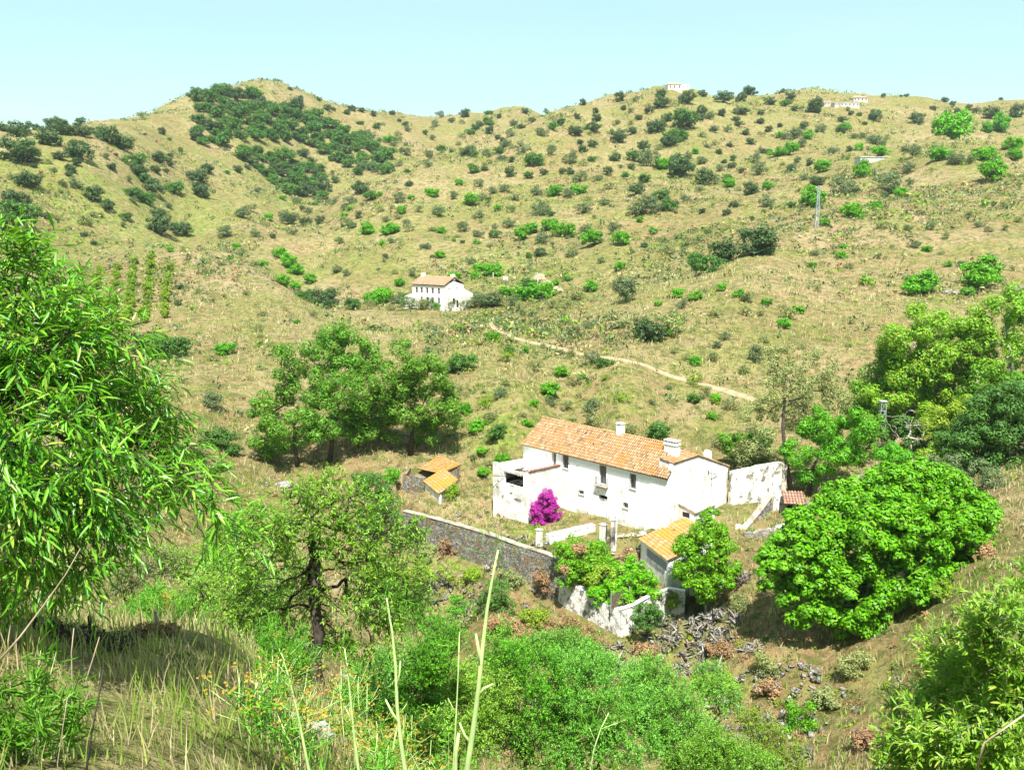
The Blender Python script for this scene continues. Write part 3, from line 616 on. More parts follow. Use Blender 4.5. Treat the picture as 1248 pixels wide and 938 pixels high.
def tiles(name, A, B, Cc, D, parent, mat, pitch=.29, row=.42, sag=.05, thick=.09, slabmat=None, seed=1, lift=0.0):
    """barrel-tiled roof slope: A-B is the eave, D-C the top edge. One mesh of overlapping half-round tiles on a thin deck."""
    A, B, Cc, D = [np.array(p, float) for p in (A, B, Cc, D)]; rng = np.random.default_rng(seed)
    nc = max(2, int(np.linalg.norm(B - A) / pitch)); nr = max(2, int(round(np.linalg.norm((D + Cc - A - B) / 2) / row)))
    N = np.cross(B - A, D - A); N /= np.linalg.norm(N); N = N if N[2] > 0 else -N
    def P(u, v):
        p = (A * (1 - u) + B * u) * (1 - v) + (D * (1 - u) + Cc * u) * v
        return p - N * sag * (4 * v * (1 - v) * (.6 + .4 * math.sin(u * 9 + seed)) + .25 * math.sin(u * 23 + v * 5 + seed)) + N * lift
    V, Fs = [], []; seg = 5
    for i in range(nc):
        for j in range(nr):
            if rng.uniform() < .006: continue
            u0 = (i + .5) / nc + rng.normal() * .03 / nc; v0 = j / nr - .02; v1 = (j + 1.12) / nr; v1 = min(v1, 1.0)
            c0, c1 = P(u0, v0), P(u0 + rng.normal() * .04 / nc, v1); w0 = np.linalg.norm(P(1, v0) - P(0, v0)) / nc; w1 = np.linalg.norm(P(1, v1) - P(0, v1)) / nc
            X = (B - A) / np.linalg.norm(B - A); ra, rb = w0 * .42, w1 * .32; hl = .022 + rng.uniform(0, .012); o = len(V)
            for (c, r, h) in ((c0, ra, hl + .02), (c1, rb, .0)):
                for k in range(seg + 1):
                    t = math.pi * k / seg; V.append(c + X * r * math.cos(t) + N * (h + r * .95 * math.sin(t)))
            for k in range(seg): Fs.append((o + k, o + k + 1, o + seg + 2 + k, o + seg + 1 + k))
    # deck
    ntile = len(Fs)
    g = 14; o = len(V)
    for i in range(g + 1):
        for j in range(5): V.append(P(i / g, j / 4) + N * .012)
    for i in range(g):
        for j in range(4): q = o + i * 5 + j; Fs.append((q, q + 5, q + 6, q + 1))
    o = len(V)
    for i in range(g + 1):
        for j in range(5): V.append(P(i / g, j / 4) - N * thick)
    for i in range(g):
        for j in range(4): q = o + i * 5 + j; Fs.append((q, q + 1, q + 6, q + 5))
    t0 = o - (g + 1) * 5
    for i in range(g): Fs.append((t0 + i * 5, t0 + i * 5 + 5, o + i * 5 + 5, o + i * 5)); Fs.append((t0 + i * 5 + 4, t0 + i * 5 + 9, o + i * 5 + 9, o + i * 5 + 4))
    for j in range(4): Fs.append((t0 + j, t0 + j + 1, o + j + 1, o + j)); Fs.append((t0 + g * 5 + j, t0 + g * 5 + j + 1, o + g * 5 + j + 1, o + g * 5 + j))
    return link(name, np_mesh(name, V, Fs, [mat, M['bark']], [0] * ntile + [1] * (len(Fs) - ntile)), parent)
def ridge_tiles(name, pts, parent, mat, r=.14, seed=3):
    rng = np.random.default_rng(seed); V, Fs = [], []
    for a, b in zip(pts[:-1], pts[1:]):
        a, b = np.array(a, float), np.array(b, float); L = np.linalg.norm(b - a); n = max(1, int(L / .4)); X = (b - a) / L; S = np.cross(X, [0, 0, 1]); S /= np.linalg.norm(S)
        for i in range(n):
            c0 = a + X * L * (i / n) + rng.normal(size=3) * .012; c1 = a + X * L * ((i + 1.15) / n); o = len(V)
            for c, rr, h in ((c0, r, .03), (c1, r * .85, 0)):
                for k in range(7): t = math.pi * k / 6; V.append(c + S * rr * math.cos(t) + np.array([0, 0, 1]) * (rr * math.sin(t) + h))
            for k in range(6): Fs.append((o + k, o + k + 1, o + 8 + k, o + 7 + k))
    return link(name, np_mesh(name, V, Fs, mat), parent)

HRZ = math.atan2(HX[1], HX[0])
def to_local(P, org, rz=0.0):
    d = np.array(P, float) - np.array(org); c, s = math.cos(-rz), math.sin(-rz); return np.array([d[0] * c - d[1] * s, d[0] * s + d[1] * c, d[2]])

# ------------------------------------------------------------------ the farmhouse
FH = thing('farmhouse', 'long two-storey white farmhouse with weathered clay tile roof', 'farmhouse', HO, rz=HRZ)
LN = 21.28; EB = 19.4; RW, RZ = 3.7, 8.6
front = lambda s, z, d: (s, d, z)
gab = lambda s, z, d: (LN - d, s, z)
ops_f = [(4.7, 5.35, 4.15, 5.87), (6.45, 7.3, 4.1, 5.8), (11.95, 12.95, 3.36, 5.6), (16.3, 17.1, 3.75, 5.45), (8.95, 9.7, 1.5, 2.0), (15.45, 16.12, 1.3, 1.94), (11.92, 13.2, -.9, 2.1)]
rough(panel(MB(), front, 0, LN, -2.5, [(0, 6.0), (LN, 6.0)], ops_f, .5).build('front_wall', M['white'], FH), .03)
prof = [(0, 6.0), (.55, 6.4), (1.0, 7.42), (3.4, 7.46), (5.8, 7.32), (9, 6.1), (12.3, 4.75)]
g = rough(panel(MB(), gab, .5, 11.9, -2.5, prof, [(8.7, 9.3, .15, 1.4)], .5).build('side_wall', M['white_gable'], FH), .03)
g['label'] = 'stained whitewashed gable wall'
mb = MB(); mb.box((21.28 - .5, 0, -2.5), (21.282, .5, 6.05)) if False else None
mb = MB(); panel(mb, lambda s, z, d: (s, 12.3 - d, z), .02, LN - .02, -2.5, [(0, 4.7), (LN, 4.7)], (), .4); mb.build('rear_wall', M['white_gable'], FH)
mb = MB(); panel(mb, lambda s, z, d: (d + .012, s, z), .5, 11.9, -2.5, [(.5, 6.2), (RW, RZ - .12), (11.9, 4.8)], (), .45); mb.build('side_wall', M['white'], FH)
mb = MB(); panel(mb, lambda s, z, d: (EB - d, s, z), .8, 9.5, 5.6, [(.8, 6.5), (RW, RZ - .1), (9.5, 5.95)], (), .3); panel(mb, lambda s, z, d: (s, 1.0 + d, z), EB, LN - .03, 6.2, [(EB, 7.40), (LN, 7.40)], (), .25); mb.build('parapet', M['white_dirty'], FH)
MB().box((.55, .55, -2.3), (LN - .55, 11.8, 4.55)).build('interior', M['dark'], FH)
zf = lambda w: 5.9 + (w + .28) * (RZ - 5.9) / (RW + .28)
rf = tiles('roof', (-.2, -.3, 5.93), (EB, -.3, 5.93), (EB, RW, RZ), (-.2, RW, RZ), FH, M['tile'], sag=.07, seed=2)
tiles('roof', (EB + .01, -.3, 5.93), (LN + .14, -.3, 5.93), (LN - .05, .98, zf(.98)), (EB + .01, .98, zf(.98)), FH, M['tile'], sag=.0, seed=5)
tiles('roof', (EB, 12.5, 4.72), (-.2, 12.5, 4.72), (-.2, RW, RZ), (EB, RW, RZ), FH, M['tile'], sag=.04, seed=3)
tiles('roof', (LN + .1, .92, 7.36), (LN + .1, 5.8, 7.32), (EB + .1, 5.8, 7.66), (EB + .1, .92, 7.60), FH, M['tile'], sag=.0, seed=6)
tiles('roof', (LN + .08, 12.5, 4.7), (EB + .1, 12.5, 4.7), (EB + .1, 5.82, 7.34), (LN + .08, 5.82, 7.34), FH, M['tile'], sag=.0, seed=7)
ridge_tiles('ridge', [(-.2, RW, RZ + .03), (5, RW, RZ - .02), (12, RW, RZ), (EB, RW, RZ + .02)], rf, M['tile'], .15)
MB().box((-.12, -.16, 5.74), (LN + .06, -.004, 5.86)).build('cornice', M['woodgrey'], FH, bevel=.02)
# chimneys stand on the roof
mb = MB(); mb.box((18.85, 2.6, 6.6), (20.45, 3.4, 8.8)); mb.box((18.78, 2.53, 8.8), (20.52, 3.47, 8.9)); mb.box((18.85, 2.6, 8.9), (20.45, 3.4, 9.0))
for i in range(5): mb.box((18.87 + i * .36, 2.62, 9.0), (18.87 + i * .36 + .13, 2.75, 9.25)); mb.box((18.87 + i * .36, 3.25, 9.0), (18.87 + i * .36 + .13, 3.38, 9.25))
mb.box((18.8, 2.55, 9.25), (20.5, 3.45, 9.33)); rough(mb.build('chimney', M['white_dirty'], rf, bevel=.015), .02)['label'] = 'wide white chimney with a slotted top'
mb = MB(); mb.box((11.55, 3.45, 8.3), (12.3, 4.15, 9.55)); mb.box((11.58, 3.48, 9.55), (11.7, 4.12, 9.75)); mb.box((12.15, 3.48, 9.55), (12.27, 4.12, 9.75)); mb.box((11.5, 3.4, 9.75), (12.35, 4.2, 9.87)); mb.build('chimney', M['white'], rf, bevel=.015)['label'] = 'small square white chimney'
mb = MB(); arc = [(-.38, 0), (-.38, .75), (-.3, .98), (-.12, 1.12), (.12, 1.12), (.3, .98), (.38, .75), (.38, 0)]
mb.prism([(20.5, 8.5 + a, 6.2 + b) for a, b in arc], [(21.1, 8.5 + a, 6.2 + b) for a, b in arc]); mb.build('chimney', M['white'], rf)['label'] = 'round-topped white chimney'
# windows and doors
def window(u0, u1, z0, z1, bars=(2, 4), frame=.06, name='window', shut=0.0, dep=.22):
    mb = MB(); mb.box((u0, dep, z0), (u0 + frame, dep + .06, z1)); mb.box((u1 - frame, dep, z0), (u1, dep + .06, z1)); mb.box((u0 + frame, dep, z1 - frame), (u1 - frame, dep + .06, z1)); mb.box((u0 + frame, dep, z0), (u1 - frame, dep + .06, z0 + frame))
    mb.box(((u0 + u1) / 2 - .03, dep + .003, z0 + frame), ((u0 + u1) / 2 + .03, dep + .055, z1 - frame))
    w = mb.build(name, M['woodgrey'], FH)
    mb = MB().box((u0 + .02, dep + .08, z0 + .02), (u1 - .02, dep + .1, z1 - .02)); mb.build('pane', M['glass'], w)
    if shut: MB().box((u0 + .03, dep - .06, z0 + (z1 - z0) * (1 - shut)), (u1 - .03, dep - .02, z1 - .03)).build('shutter', M['wood'], w)
    if bars:
        mb = MB()
        for i in range(bars[0] + 1): x = u0 + .04 + (u1 - u0 - .08) * i / bars[0]; mb.tube([(x, -.07, z0 - .02), (x, -.07, z1 + .02)], .013, 5)
        for j in range(bars[1] + 1): z = z0 + (z1 - z0) * j / bars[1]; mb.tube([(u0 - .03, -.07, z), (u1 + .03, -.07, z)], .011, 5)
        for z in (z0 + .1, z1 - .1):
            for x in (u0 + .04, u1 - .04): mb.tube([(x, -.08, z), (x, .01, z)], .01, 4)
        mb.build('grille', M['iron'], w)
    MB().box((u0 - .1, -.09, z0 - .1), (u1 + .1, .0, z0 - .02)).build('sill', M['cap'], w, bevel=.01)
    return w
window(6.45, 7.3, 4.1, 5.8, (3, 6), shut=.45); window(16.3, 17.1, 3.75, 5.45, (3, 6), shut=.4)
window(8.95, 9.7, 1.5, 2.0, (3, 2)); window(15.45, 16.12, 1.3, 1.94, (3, 2))
w = window(11.95, 12.95, 3.36, 5.6, None, shut=.4)
bal = MB().box((11.6, -.5, 3.2), (13.3, -.002, 3.34)); bal.box((11.8, -.34, 2.92), (13.1, -.002, 3.2)); bal = bal.build('balcony', M['cap'], FH, bevel=.02)
mb = MB()
for i in range(15): x = 11.65 + i * 1.6 / 14; mb.tube([(x, -.46, 3.34), (x, -.46, 4.2)], .011, 4)
for z in (3.42, 4.2): mb.tube([(11.65, -.02, z), (11.65, -.46, z), (13.25, -.46, z), (13.25, -.02, z)], .018, 5)
for s in (11.65, 13.25):
    for k in range(3): mb.tube([(s, -.1 - k * .12, 3.34), (s, -.1 - k * .12, 4.2)], .011, 4)
mb.build('railing', M['iron'], bal)
d = MB().box((11.94, .2, -.88), (12.55, .26, 1.55)); d.box((12.58, .2, -.88), (13.18, .26, 1.55)); d.box((11.92, .16, 1.56), (13.2, .28, 1.64)); d = d.build('door', M['door'], FH, bevel=.01)
mb = MB()
for i in range(9): x = 11.98 + i * .15; mb.tube([(x, .2, 1.64), (x, .2, 2.1)], .013, 4)
mb.build('grille', M['iron'], d)
d = MB().box((4.72, .35, 4.15), (4.98, .39, 5.85)); d.build('door', M['wood'], FH)
b2 = NB('bricked_patch'); b2m = b2.done(b2.pbr(b2.mix(b2.rmp(b2.noise(3, 5, .7, vec=b2.opos()), .35, .65), c4(.66, .52, .42), c4(.76, .72, .66)), .95))
MB().box((6.22, -.02, .8), (7.3, .0, 2.85)).build('blocked_doorway', b2m, FH)
MB().box((8.72, -.03, -.5), (9.95, .0, .9)).build('worn_plaster', M['white_dirty'], FH)
# plinth course and worn step along the front
mb = MB().box((6.6, -.12, -2.5), (11.7, -.004, -.25)).box((13.4, -.12, -2.5), (21.2, -.004, .05)); rough(mb.build('plinth', M['white_dirty'], FH), .04)
mb = MB().tube([(LN + .05, 7.9, 4.95), (LN + .35, 8.3, 4.8), (LN + .08, 9.9, 4.25)], .03, 5); mb.tube([(LN + .04, 8.6, 4.7), (LN + .04, 8.9, 2.2), (LN + .04, 8.95, 1.4)], .018, 5); mb.tube([(LN + .04, 7.9, 5.2), (LN + .05, 8.05, 4.7)], .05, 5); mb.build('cable', M['iron'], FH)
MB().box((LN - .3, 8.7, .15), (LN - .22, 9.3, 1.4)).build('door', M['dark'], FH)
# lean-to against the gable
mb = MB(); mb.prism([(LN + .004, 2.3, -1.2), (23.3, 2.3, -1.2), (23.3, 6.4, -1.2), (LN + .004, 6.4, -1.2)], [(LN + .004, 2.3, 2.55), (23.3, 2.3, 1.95), (23.3, 6.4, 1.95), (LN + .004, 6.4, 2.55)])
lt = rough(mb.build('lean_to', M['white_dirty'], FH), .04)
mb = MB(); mb.prism([(LN + .01, 2.15, 2.62), (23.5, 2.15, 1.99), (23.5, 6.5, 1.99), (LN + .01, 6.5, 2.62)], [(LN + .01, 2.15, 2.74), (23.5, 2.15, 2.11), (23.5, 6.5, 2.11), (LN + .01, 6.5, 2.74)]); rough(mb.build('slab', M['cap'], lt), .03)
MB().box((LN + .5, 2.285, 1.25), (LN + 1.4, 2.3, 1.8)).build('hatch', M['dark'], lt)
# annex with a broken terrace roof
AX = MB()
panel(AX, lambda s, z, d: (s, -5.6 + d, z), .3, 6.0, -4.2, [(.3, 4.75), (.85, 4.75), (1.15, 4.45), (2.2, 4.2), (3.2, 4.3), (5.4, 4.35), (5.6, 4.65), (6.0, 4.65)], [(2.1, 5.3, 2.55, 4.0), (1.0, 1.3, 2.4, 2.75)], .4)
panel(AX, lambda s, z, d: (6.0 - d, s, z), -5.2, -.004, -4.2, [(-5.2, 4.6), (-2.5, 4.45), (-.004, 4.3)], (), .38)
panel(AX, lambda s, z, d: (.3 + d, s, z), -5.2, -.004, -4.2, [(-5.2, 4.5), (-.004, 4.15)], (), .38)
AX = rough(AX.build('annex', M['white_dirty'], FH), .05); AX['label'] = 'crumbling white annex with a gaping hole high in its front wall'
mb = MB().box((.68, -3.4, 3.85), (5.62, -.01, 4.02)); mb.prism([(.68, -5.2, 3.85), (2.3, -5.2, 3.85), (2.6, -3.4, 3.85), (.68, -3.4, 3.85)], [(.68, -5.2, 4.0), (2.3, -5.2, 4.0), (2.6, -3.4, 4.0), (.68, -3.4, 4.0)]); mb.build('roof_slab', M['white'], AX)
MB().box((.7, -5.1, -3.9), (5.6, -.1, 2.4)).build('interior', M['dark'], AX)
mb = MB()
for i in range(26):
    x, y, z = 2.5 + R.random() * 3.0, -5.5 + R.random() * 1.6, 4.05 + R.random() * .22; s = .1 + R.random() * .22; mb.box((x, y, z), (x + s * 1.6, y + s, z + s * .5))
for i in range(7): x = 2.2 + i * .5; mb.tube([(x, -5.9 + R.random() * .5, 4.02 + R.random() * .1), (x + R.uniform(-.3, .5), -3.2, 4.15)], .06, 5)
mb.tube([(.9, -6.3, 3.35), (2.6, -5.5, 3.45)], .05, 5); rough(mb.build('broken_beams', M['wood'], AX), .1)
tl = tiles('coping', (6.12, -5.5, 4.66), (6.12, -.05, 4.36), (5.6, -.05, 4.42), (5.6, -5.5, 4.74), AX, M['tile_red'], row=.3, sag=0, seed=9)
def scar(u, z, w, h, seed):
    r = np.random.default_rng(seed); n = 11; pts = [(u + math.cos(t) * w * r.uniform(.55, 1.1), z + math.sin(t) * h * r.uniform(.5, 1.1)) for t in np.linspace(0, 2 * math.pi, n, endpoint=False)]
    MB().prism([(a, -5.59, b) for a, b in pts], [(a, -5.612, b) for a, b in pts]).build('bare_patch', M['stone'], AX)
for a in ((4.4, 1.0, .75, .3, 1), (3.3, 1.6, .3, .16, 2), (2.0, .9, .15, .3, 3), (1.0, 1.9, .12, .2, 4), (3.4, 2.55, .5, .08, 6), (1.2, -1.6, .5, .3, 8)): scar(*a)

# ------------------------------------------------------------------ walls round the farm
def run_wall(name, label, pts, th, zb, mat, cat='wall', cap=None, group=None, jag=0.0, step=1.1, inward=1, seed=1, cap_over=.06):
    pts = np.array(pts, float); org = pts[0].copy(); org[2] = gz(*org[:2]) if False else org[2]
    root = thing(name, label, cat, org, group); r = np.random.default_rng(seed); Q = []
    for a, b in zip(pts[:-1], pts[1:]):
        n = max(1, int(np.linalg.norm((b - a)[:2]) / step)); Q += [a + (b - a) * t / n for t in range(n)]
    Q.append(pts[-1]); Q = np.array(Q); T = np.gradient(Q, axis=0)[:, :2]; T /= np.linalg.norm(T, axis=1, keepdims=True); Nn = np.stack([-T[:, 1], T[:, 0]], 1) * inward
    n = len(Q); V = []; rows = 7
    for i in range(n):
        zt = Q[i, 2] + (r.uniform(-jag, jag * .3) if jag else r.normal() * .03); zbb = zb if np.isscalar(zb) else np.interp(i / (n - 1), np.linspace(0, 1, len(zb)), zb)
        for j in range(rows): f = j / (rows - 1); z = zt + (zbb - zt) * f; o = -.18 * f + r.normal() * .025; V.append((Q[i, 0] + Nn[i, 0] * o, Q[i, 1] + Nn[i, 1] * o, z))
        for j in range(2): V.append((Q[i, 0] + Nn[i, 0] * th, Q[i, 1] + Nn[i, 1] * th, zt if j == 0 else zbb))
    k = rows + 2; Fs = []
    for i in range(n - 1):
        a = i * k; b = a + k
        for j in range(rows - 1): Fs.append((a + j, b + j, b + j + 1, a + j + 1))
        Fs.append((a + rows, b + rows, b, a)); Fs.append((a + rows + 1, b + rows + 1, b + rows, a + rows))
    for a in (0, (n - 1) * k): Fs.append(tuple([a + j for j in range(rows)] + [a + rows + 1, a + rows]))
    V = np.array(V) - org; mb = MB(); mb.add(V, Fs); mb.build('masonry', mat, root)
    if cap:
        V = []
        for i in range(n):
            z = Q[i, 2] + .02 - org[2]
            for o, dz in ((-cap_over, 0), (-cap_over, .09), (th * .8, .09), (th * .8, 0)): V.append((Q[i, 0] + Nn[i, 0] * o - org[0], Q[i, 1] + Nn[i, 1] * o - org[1], z + dz + (.02 * r.normal() if dz else 0)))
        Fs = [(i * 4 + j, i * 4 + (j + 1) % 4, i * 4 + 4 + (j + 1) % 4, i * 4 + 4 + j) for i in range(n - 1) for j in range(4)] + [(0, 1, 2, 3), tuple((n - 1) * 4 + j for j in range(4))]
        MB().add(V, Fs).build('coping', cap, root)
    return root
rw = run_wall('retaining_wall', 'long curved rubble stone retaining wall under the grassy farm terrace', RET[1:], .85, -41.0, M['stone'], cap=M['cap_dirty'], cap_over=.05)
mb = MB()     # the arch at its far end: a solid block, near-black for the shade inside
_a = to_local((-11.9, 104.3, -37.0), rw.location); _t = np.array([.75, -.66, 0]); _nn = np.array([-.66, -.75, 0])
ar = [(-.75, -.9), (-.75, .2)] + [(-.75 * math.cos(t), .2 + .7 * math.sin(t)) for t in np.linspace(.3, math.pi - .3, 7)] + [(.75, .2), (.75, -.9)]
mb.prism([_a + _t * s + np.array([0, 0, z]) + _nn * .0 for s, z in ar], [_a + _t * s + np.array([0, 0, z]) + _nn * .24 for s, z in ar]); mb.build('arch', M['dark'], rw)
run_wall('garden_wall', 'peeling whitewashed wall of the overgrown lower garden', GAR[:4], .8, [-40.2, -40.2, -40.6], M['white_stone'], cap=None, jag=.35, step=.7)
run_wall('garden_wall', 'short low white-capped wall from the garden corner to the orange-roofed shed', GAR[3:8] + np.array([[.04, -.06, .05]] * 5), .45, -40.0, M['white_stone'], cap=M['white'], jag=0, step=.8)
y0, y1 = onz(890, 616, -33.4), onz(954, 605, -33.2)
y0[2] = -29.35; y1[2] = -28.9
mid_ = (y0 + y1) / 2; mid_[2] = -28.95
yw = run_wall('yard_wall', 'tall weathered grey-white yard wall joining the farmhouse gable', [y0, mid_, y1], .45, -34.0, M['white_stone'], step=.9)
l = to_local(y1, yw.location); MB().box((l[0] - .3, l[1] - .3, -5), (l[0] + .25, l[1] + .3, .25)).build('pier', M['cap'], yw, bevel=.03)
# low walls and pillars in front of the house
a, b = onz(670, 664, -35.3), onz(725, 650, -34.9)
run_wall('terrace_wall', 'low thick whitewashed parapet on the terrace above the green creepers', [a + np.array([0, 0, 1.0]), b + np.array([0, 0, .9])], .9, -36.8, M['white'], cap=M['white'], step=.8, inward=1)
def pillar(px, py, z, w, h, label, mat='white_stone'):
    p = onz(px, py, z); rt = thing('gate_pillar', label, 'pillar', p, rz=HRZ); mb = MB().box((-w / 2, -w / 2, -1.5), (w / 2, w / 2, h)); mb.box((-w / 2 - .05, -w / 2 - .05, h + .003), (w / 2 + .05, w / 2 + .05, h + .09)); rough(mb.build('shaft', M[mat], rt, bevel=.02), .05)
    return rt
pillar(657, 666, -35.3, .55, 1.9, 'white masonry pillar at the end of the long stone retaining wall')
pillar(735, 662, -34.6, .6, 2.1, 'broken white pillar beside the rusty iron gate')
pillar(748, 655, -34.3, .5, 2.0, 'grey-streaked pillar between the rusty gate and the farmhouse front')
g0, g1 = onz(739, 664, -34.6), onz(748, 660, -34.6); rt = thing('iron_gate', 'rusty iron gate leaf standing between two crumbling pillars', 'gate', g0)
mb = MB(); e = g1 - g0
for i in range(9): q = e * i / 8; mb.tube([q, q + np.array([0, 0, 1.7 + .08 * (i % 2)])], .02, 4)
for z in (.2, 1.5): mb.tube([np.array([0, 0, z]), e + np.array([0, 0, z])], .022, 4)
mb.build('bars', M['iron'], rt); MB().tube([(0, 0, -.4), (0, 0, 2.5)], .05, 6).build('post', M['iron'], rt); MB().tube([e + np.array([.1, .1, -.4]), e + np.array([.1, .1, 2.9])], .05, 6).build('post', M['iron'], rt)

def rubble(name, label, cen, rad, n, smin, smax, mat, seed, cat='rubble', flat=.6):
    r = np.random.default_rng(seed); rt = None; V, Fs = [], []; cen = np.array(cen); base = np.array([cen[0], cen[1], gz(*cen[:2])])
    for i in range(n):
        a = r.uniform(0, 2 * math.pi); q = rad * math.sqrt(r.uniform()); x, y = cen[0] + math.cos(a) * q, cen[1] + math.sin(a) * q * .8; s = r.uniform(smin, smax); z = gz(x, y) + s * .2 + (1 - q / rad) * rad * .12
        m = Matrix.Rotation(r.uniform(0, 6), 3, Vector(r.normal(size=3)).normalized()); o = len(V); sx, sy, sz = s * r.uniform(.6, 1), s * r.uniform(.4, .9), s * r.uniform(.2, .6)
        for c in ((-1, -1, -1), (1, -1, -1), (1, 1, -1), (-1, 1, -1), (-1, -1, 1), (1, -1, 1), (1, 1, 1), (-1, 1, 1)):
            v = m @ Vector((c[0] * sx * r.uniform(.6, 1), c[1] * sy * r.uniform(.6, 1), c[2] * sz * r.uniform(.6, 1))); V.append((x + v.x * .6 - base[0], y + v.y * .6 - base[1], z + v.z * .6 - base[2]))
        Fs += [tuple(o + k for k in f) for f in ((0, 3, 2, 1), (4, 5, 6, 7), (0, 1, 5, 4), (1, 2, 6, 5), (2, 3, 7, 6), (3, 0, 4, 7))]
    o = link(name, np_mesh(name, V, Fs, M[mat]), None, base); return tag(o, label, cat, None, 'stuff')
rubble('rubble', 'heap of fallen stones and plaster by the iron gate', onz(763, 660, -34.5), 2.6, 150, .1, .5, 'cap', 1)
rubble('rubble', 'broken stones against the farmhouse corner', onz(797, 648, -33.8), 1.6, 60, .1, .5, 'white_dirty', 2)
rubble('rubble', 'spilled clay tiles beside the lean-to', onz(840, 640, -33.6), 1.8, 90, .12, .35, 'tile_red', 3)

# ------------------------------------------------------------------ sheds
def shed(name, label, A, B, Cc, D, zb, mroof, mwall, th=.3, over=.18, seed=1, ops=(), walls=(1, 1, 1, 1), group=None, mside=None):
    A, B, Cc, D = [np.array(p, float) for p in (A, B, Cc, D)]; org = np.array([A[0], A[1], zb]); rt = thing(name, label, 'shed', org, group)
    cen = (A + B + Cc + D) / 4; ins = [p + (cen - p) / np.linalg.norm((cen - p)[:2]) * over * 1.4 for p in (A, B, Cc, D)]
    for i in range(4):
        if not walls[i]: continue
        p, q = ins[i] - org, ins[(i + 1) % 4] - org; L = np.linalg.norm((q - p)[:2]); t = (q - p) / L; t = np.array([t[0], t[1], 0]); nn = np.array([-t[1], t[0], 0]); 
        if np.dot(nn[:2], (cen - org - p)[:2]) < 0: nn = -nn
        mb = MB(); panel(mb, lambda s, z, d, p=p, t=t, nn=nn: tuple(np.array([p[0], p[1], 0]) + t * s + nn * (d + .001 * i) + np.array([0, 0, z])), 0.0 if i % 2 == 0 else th, L if i % 2 == 0 else L - th, -1.2, [(0, p[2] - .1), (L, q[2] - .1)], ops if i == 0 else (), th); rough(mb.build('wall', mside if (mside and i != 0) else mwall, rt), .05)
    tiles('roof', A - org, B - org, Cc - org, D - org, rt, mroof, sag=.05, seed=seed); return rt, org, ins
zsh = -34.15
A = onz(778.5, 656, zsh); B = onz(814, 682.5, zsh); D = onz(834, 630, -32.5); Cc = D + (B - A) * .98
sh, so_, ins = shed('shed', 'white garden shed under a lichen-orange tile roof beside the bushy tree', A, B, Cc, D, -37.4, M['tile_orange'], M['white_gable'], seed=4, ops=[(1.4, 5.9, 1.75, 2.75)])
p, q = ins[0] - so_, ins[1] - so_; t = (q - p) / np.linalg.norm((q - p)[:2]); nn = np.array([-t[1], t[0], 0]); nn = nn if np.dot(nn, (D - A)) > 0 else -nn
mb = MB(); P4 = [p + t * 1.4, p + t * 5.9]; mb.add([(P4[0][0] + nn[0] * .2, P4[0][1] + nn[1] * .2, 1.72), (P4[1][0] + nn[0] * .2, P4[1][1] + nn[1] * .2, 1.72), (P4[1][0] + nn[0] * .2, P4[1][1] + nn[1] * .2, 2.78), (P4[0][0] + nn[0] * .2, P4[0][1] + nn[1] * .2, 2.78)], [(0, 1, 2, 3)]); mb.build('shutter', M['woodgrey'], sh)
def z4(x, y, z): return onz(470 + x / 5.213, 540 + y / 5.213, z)
shed('old_shed', 'small shed with a bright orange lichened roof and streaked white wall', z4(240, 240, -33.15), z4(338, 322, -33.25), z4(462, 232, -32.2), z4(370, 160, -32.1), -34.9, M['tile_orange'], M['white_dirty'], seed=11, mside=M['ruin'])
shed('old_shed', 'half-fallen stone shed with a torn orange roof behind its smaller neighbour', z4(203, 162, -32.9), z4(345, 192, -33.0), z4(480, 135, -32.1), z4(342, 80, -31.7), -34.8, M['tile_orange'], M['stone'], seed=12, walls=(0, 1, 1, 0))
a, b, c = z4(112, 275, -34.3), z4(140, 200, -33.6), z4(255, 300, -34.6)
w1 = z4(112, 262, -34.5); w2 = z4(250, 300, -34.6); w1[2] = -33.2; w2[2] = -33.0
run_wall('ruined_wall', 'low grey rubble wall standing in front of the torn orange roof', [w1, w2], .4, -35.3, M['stone'], jag=.5, step=.5)
w1 = z4(112, 262, -34.5); w3 = z4(160, 200, -34.3); w1[2] = -33.2; w3[2] = -32.7
run_wall('ruined_wall', 'rubble side wall running back from the low grey wall to the torn roof', [w3, w1 - np.array([0, 0, .0])], .4, -35.3, M['stone'], jag=.4, step=.5)

# well shelter, buttress and ruin on the right
wl = onz(966, 628, -33.3); rt = thing('well_shelter', 'little brick well shelter with a pink tiled roof below the yard wall', 'shelter', wl, rz=math.radians(-8))
mb = MB(); mb.box((-1.0, .9, -1), (1.0, 1.2, 1.9)); mb.box((-1.0, -.6, -1), (-.78, .9, 1.75)); mb.box((.78, -.6, -1), (1.0, .9, 1.75)); rough(mb.build('wall', M['stone'], rt), .05)
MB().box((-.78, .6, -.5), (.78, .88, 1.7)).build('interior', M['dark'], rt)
tiles('roof', (-1.15, -1.0, 1.62), (1.15, -1.0, 1.62), (1.15, 1.3, 2.45), (-1.15, 1.3, 2.45), rt, M['tile_red'], pitch=.3, row=.45, sag=.0, seed=8)
def zw(x, y, z): return onz(860 + x / 5.86, 540 + y / 5.86, z)
a = zw(280, 640, -34.3); b = zw(470, 520, -33.6); a[2] = -34.1; b[2] = -31.3
run_wall('buttress_wall', 'leaning stone wall whose top slopes down towards the ruined tank', [a, (a + b) / 2 + np.array([0, 0, -.1]), b], .8, -36, M['rock'], cap=M['cap_dirty'], step=.6)
a = zw(480, 500, -33.6); b = zw(575, 505, -33.6); a[2] = -31.5; b[2] = -31.6
run_wall('low_wall', 'short grey stone wall between the leaning wall and the well shelter', [a, b], .4, -35, M['white_stone'], step=.6)
a = zw(665, 500, -33.4); b = zw(860, 480, -33.2); a[2] = -32.2; b[2] = -32.4
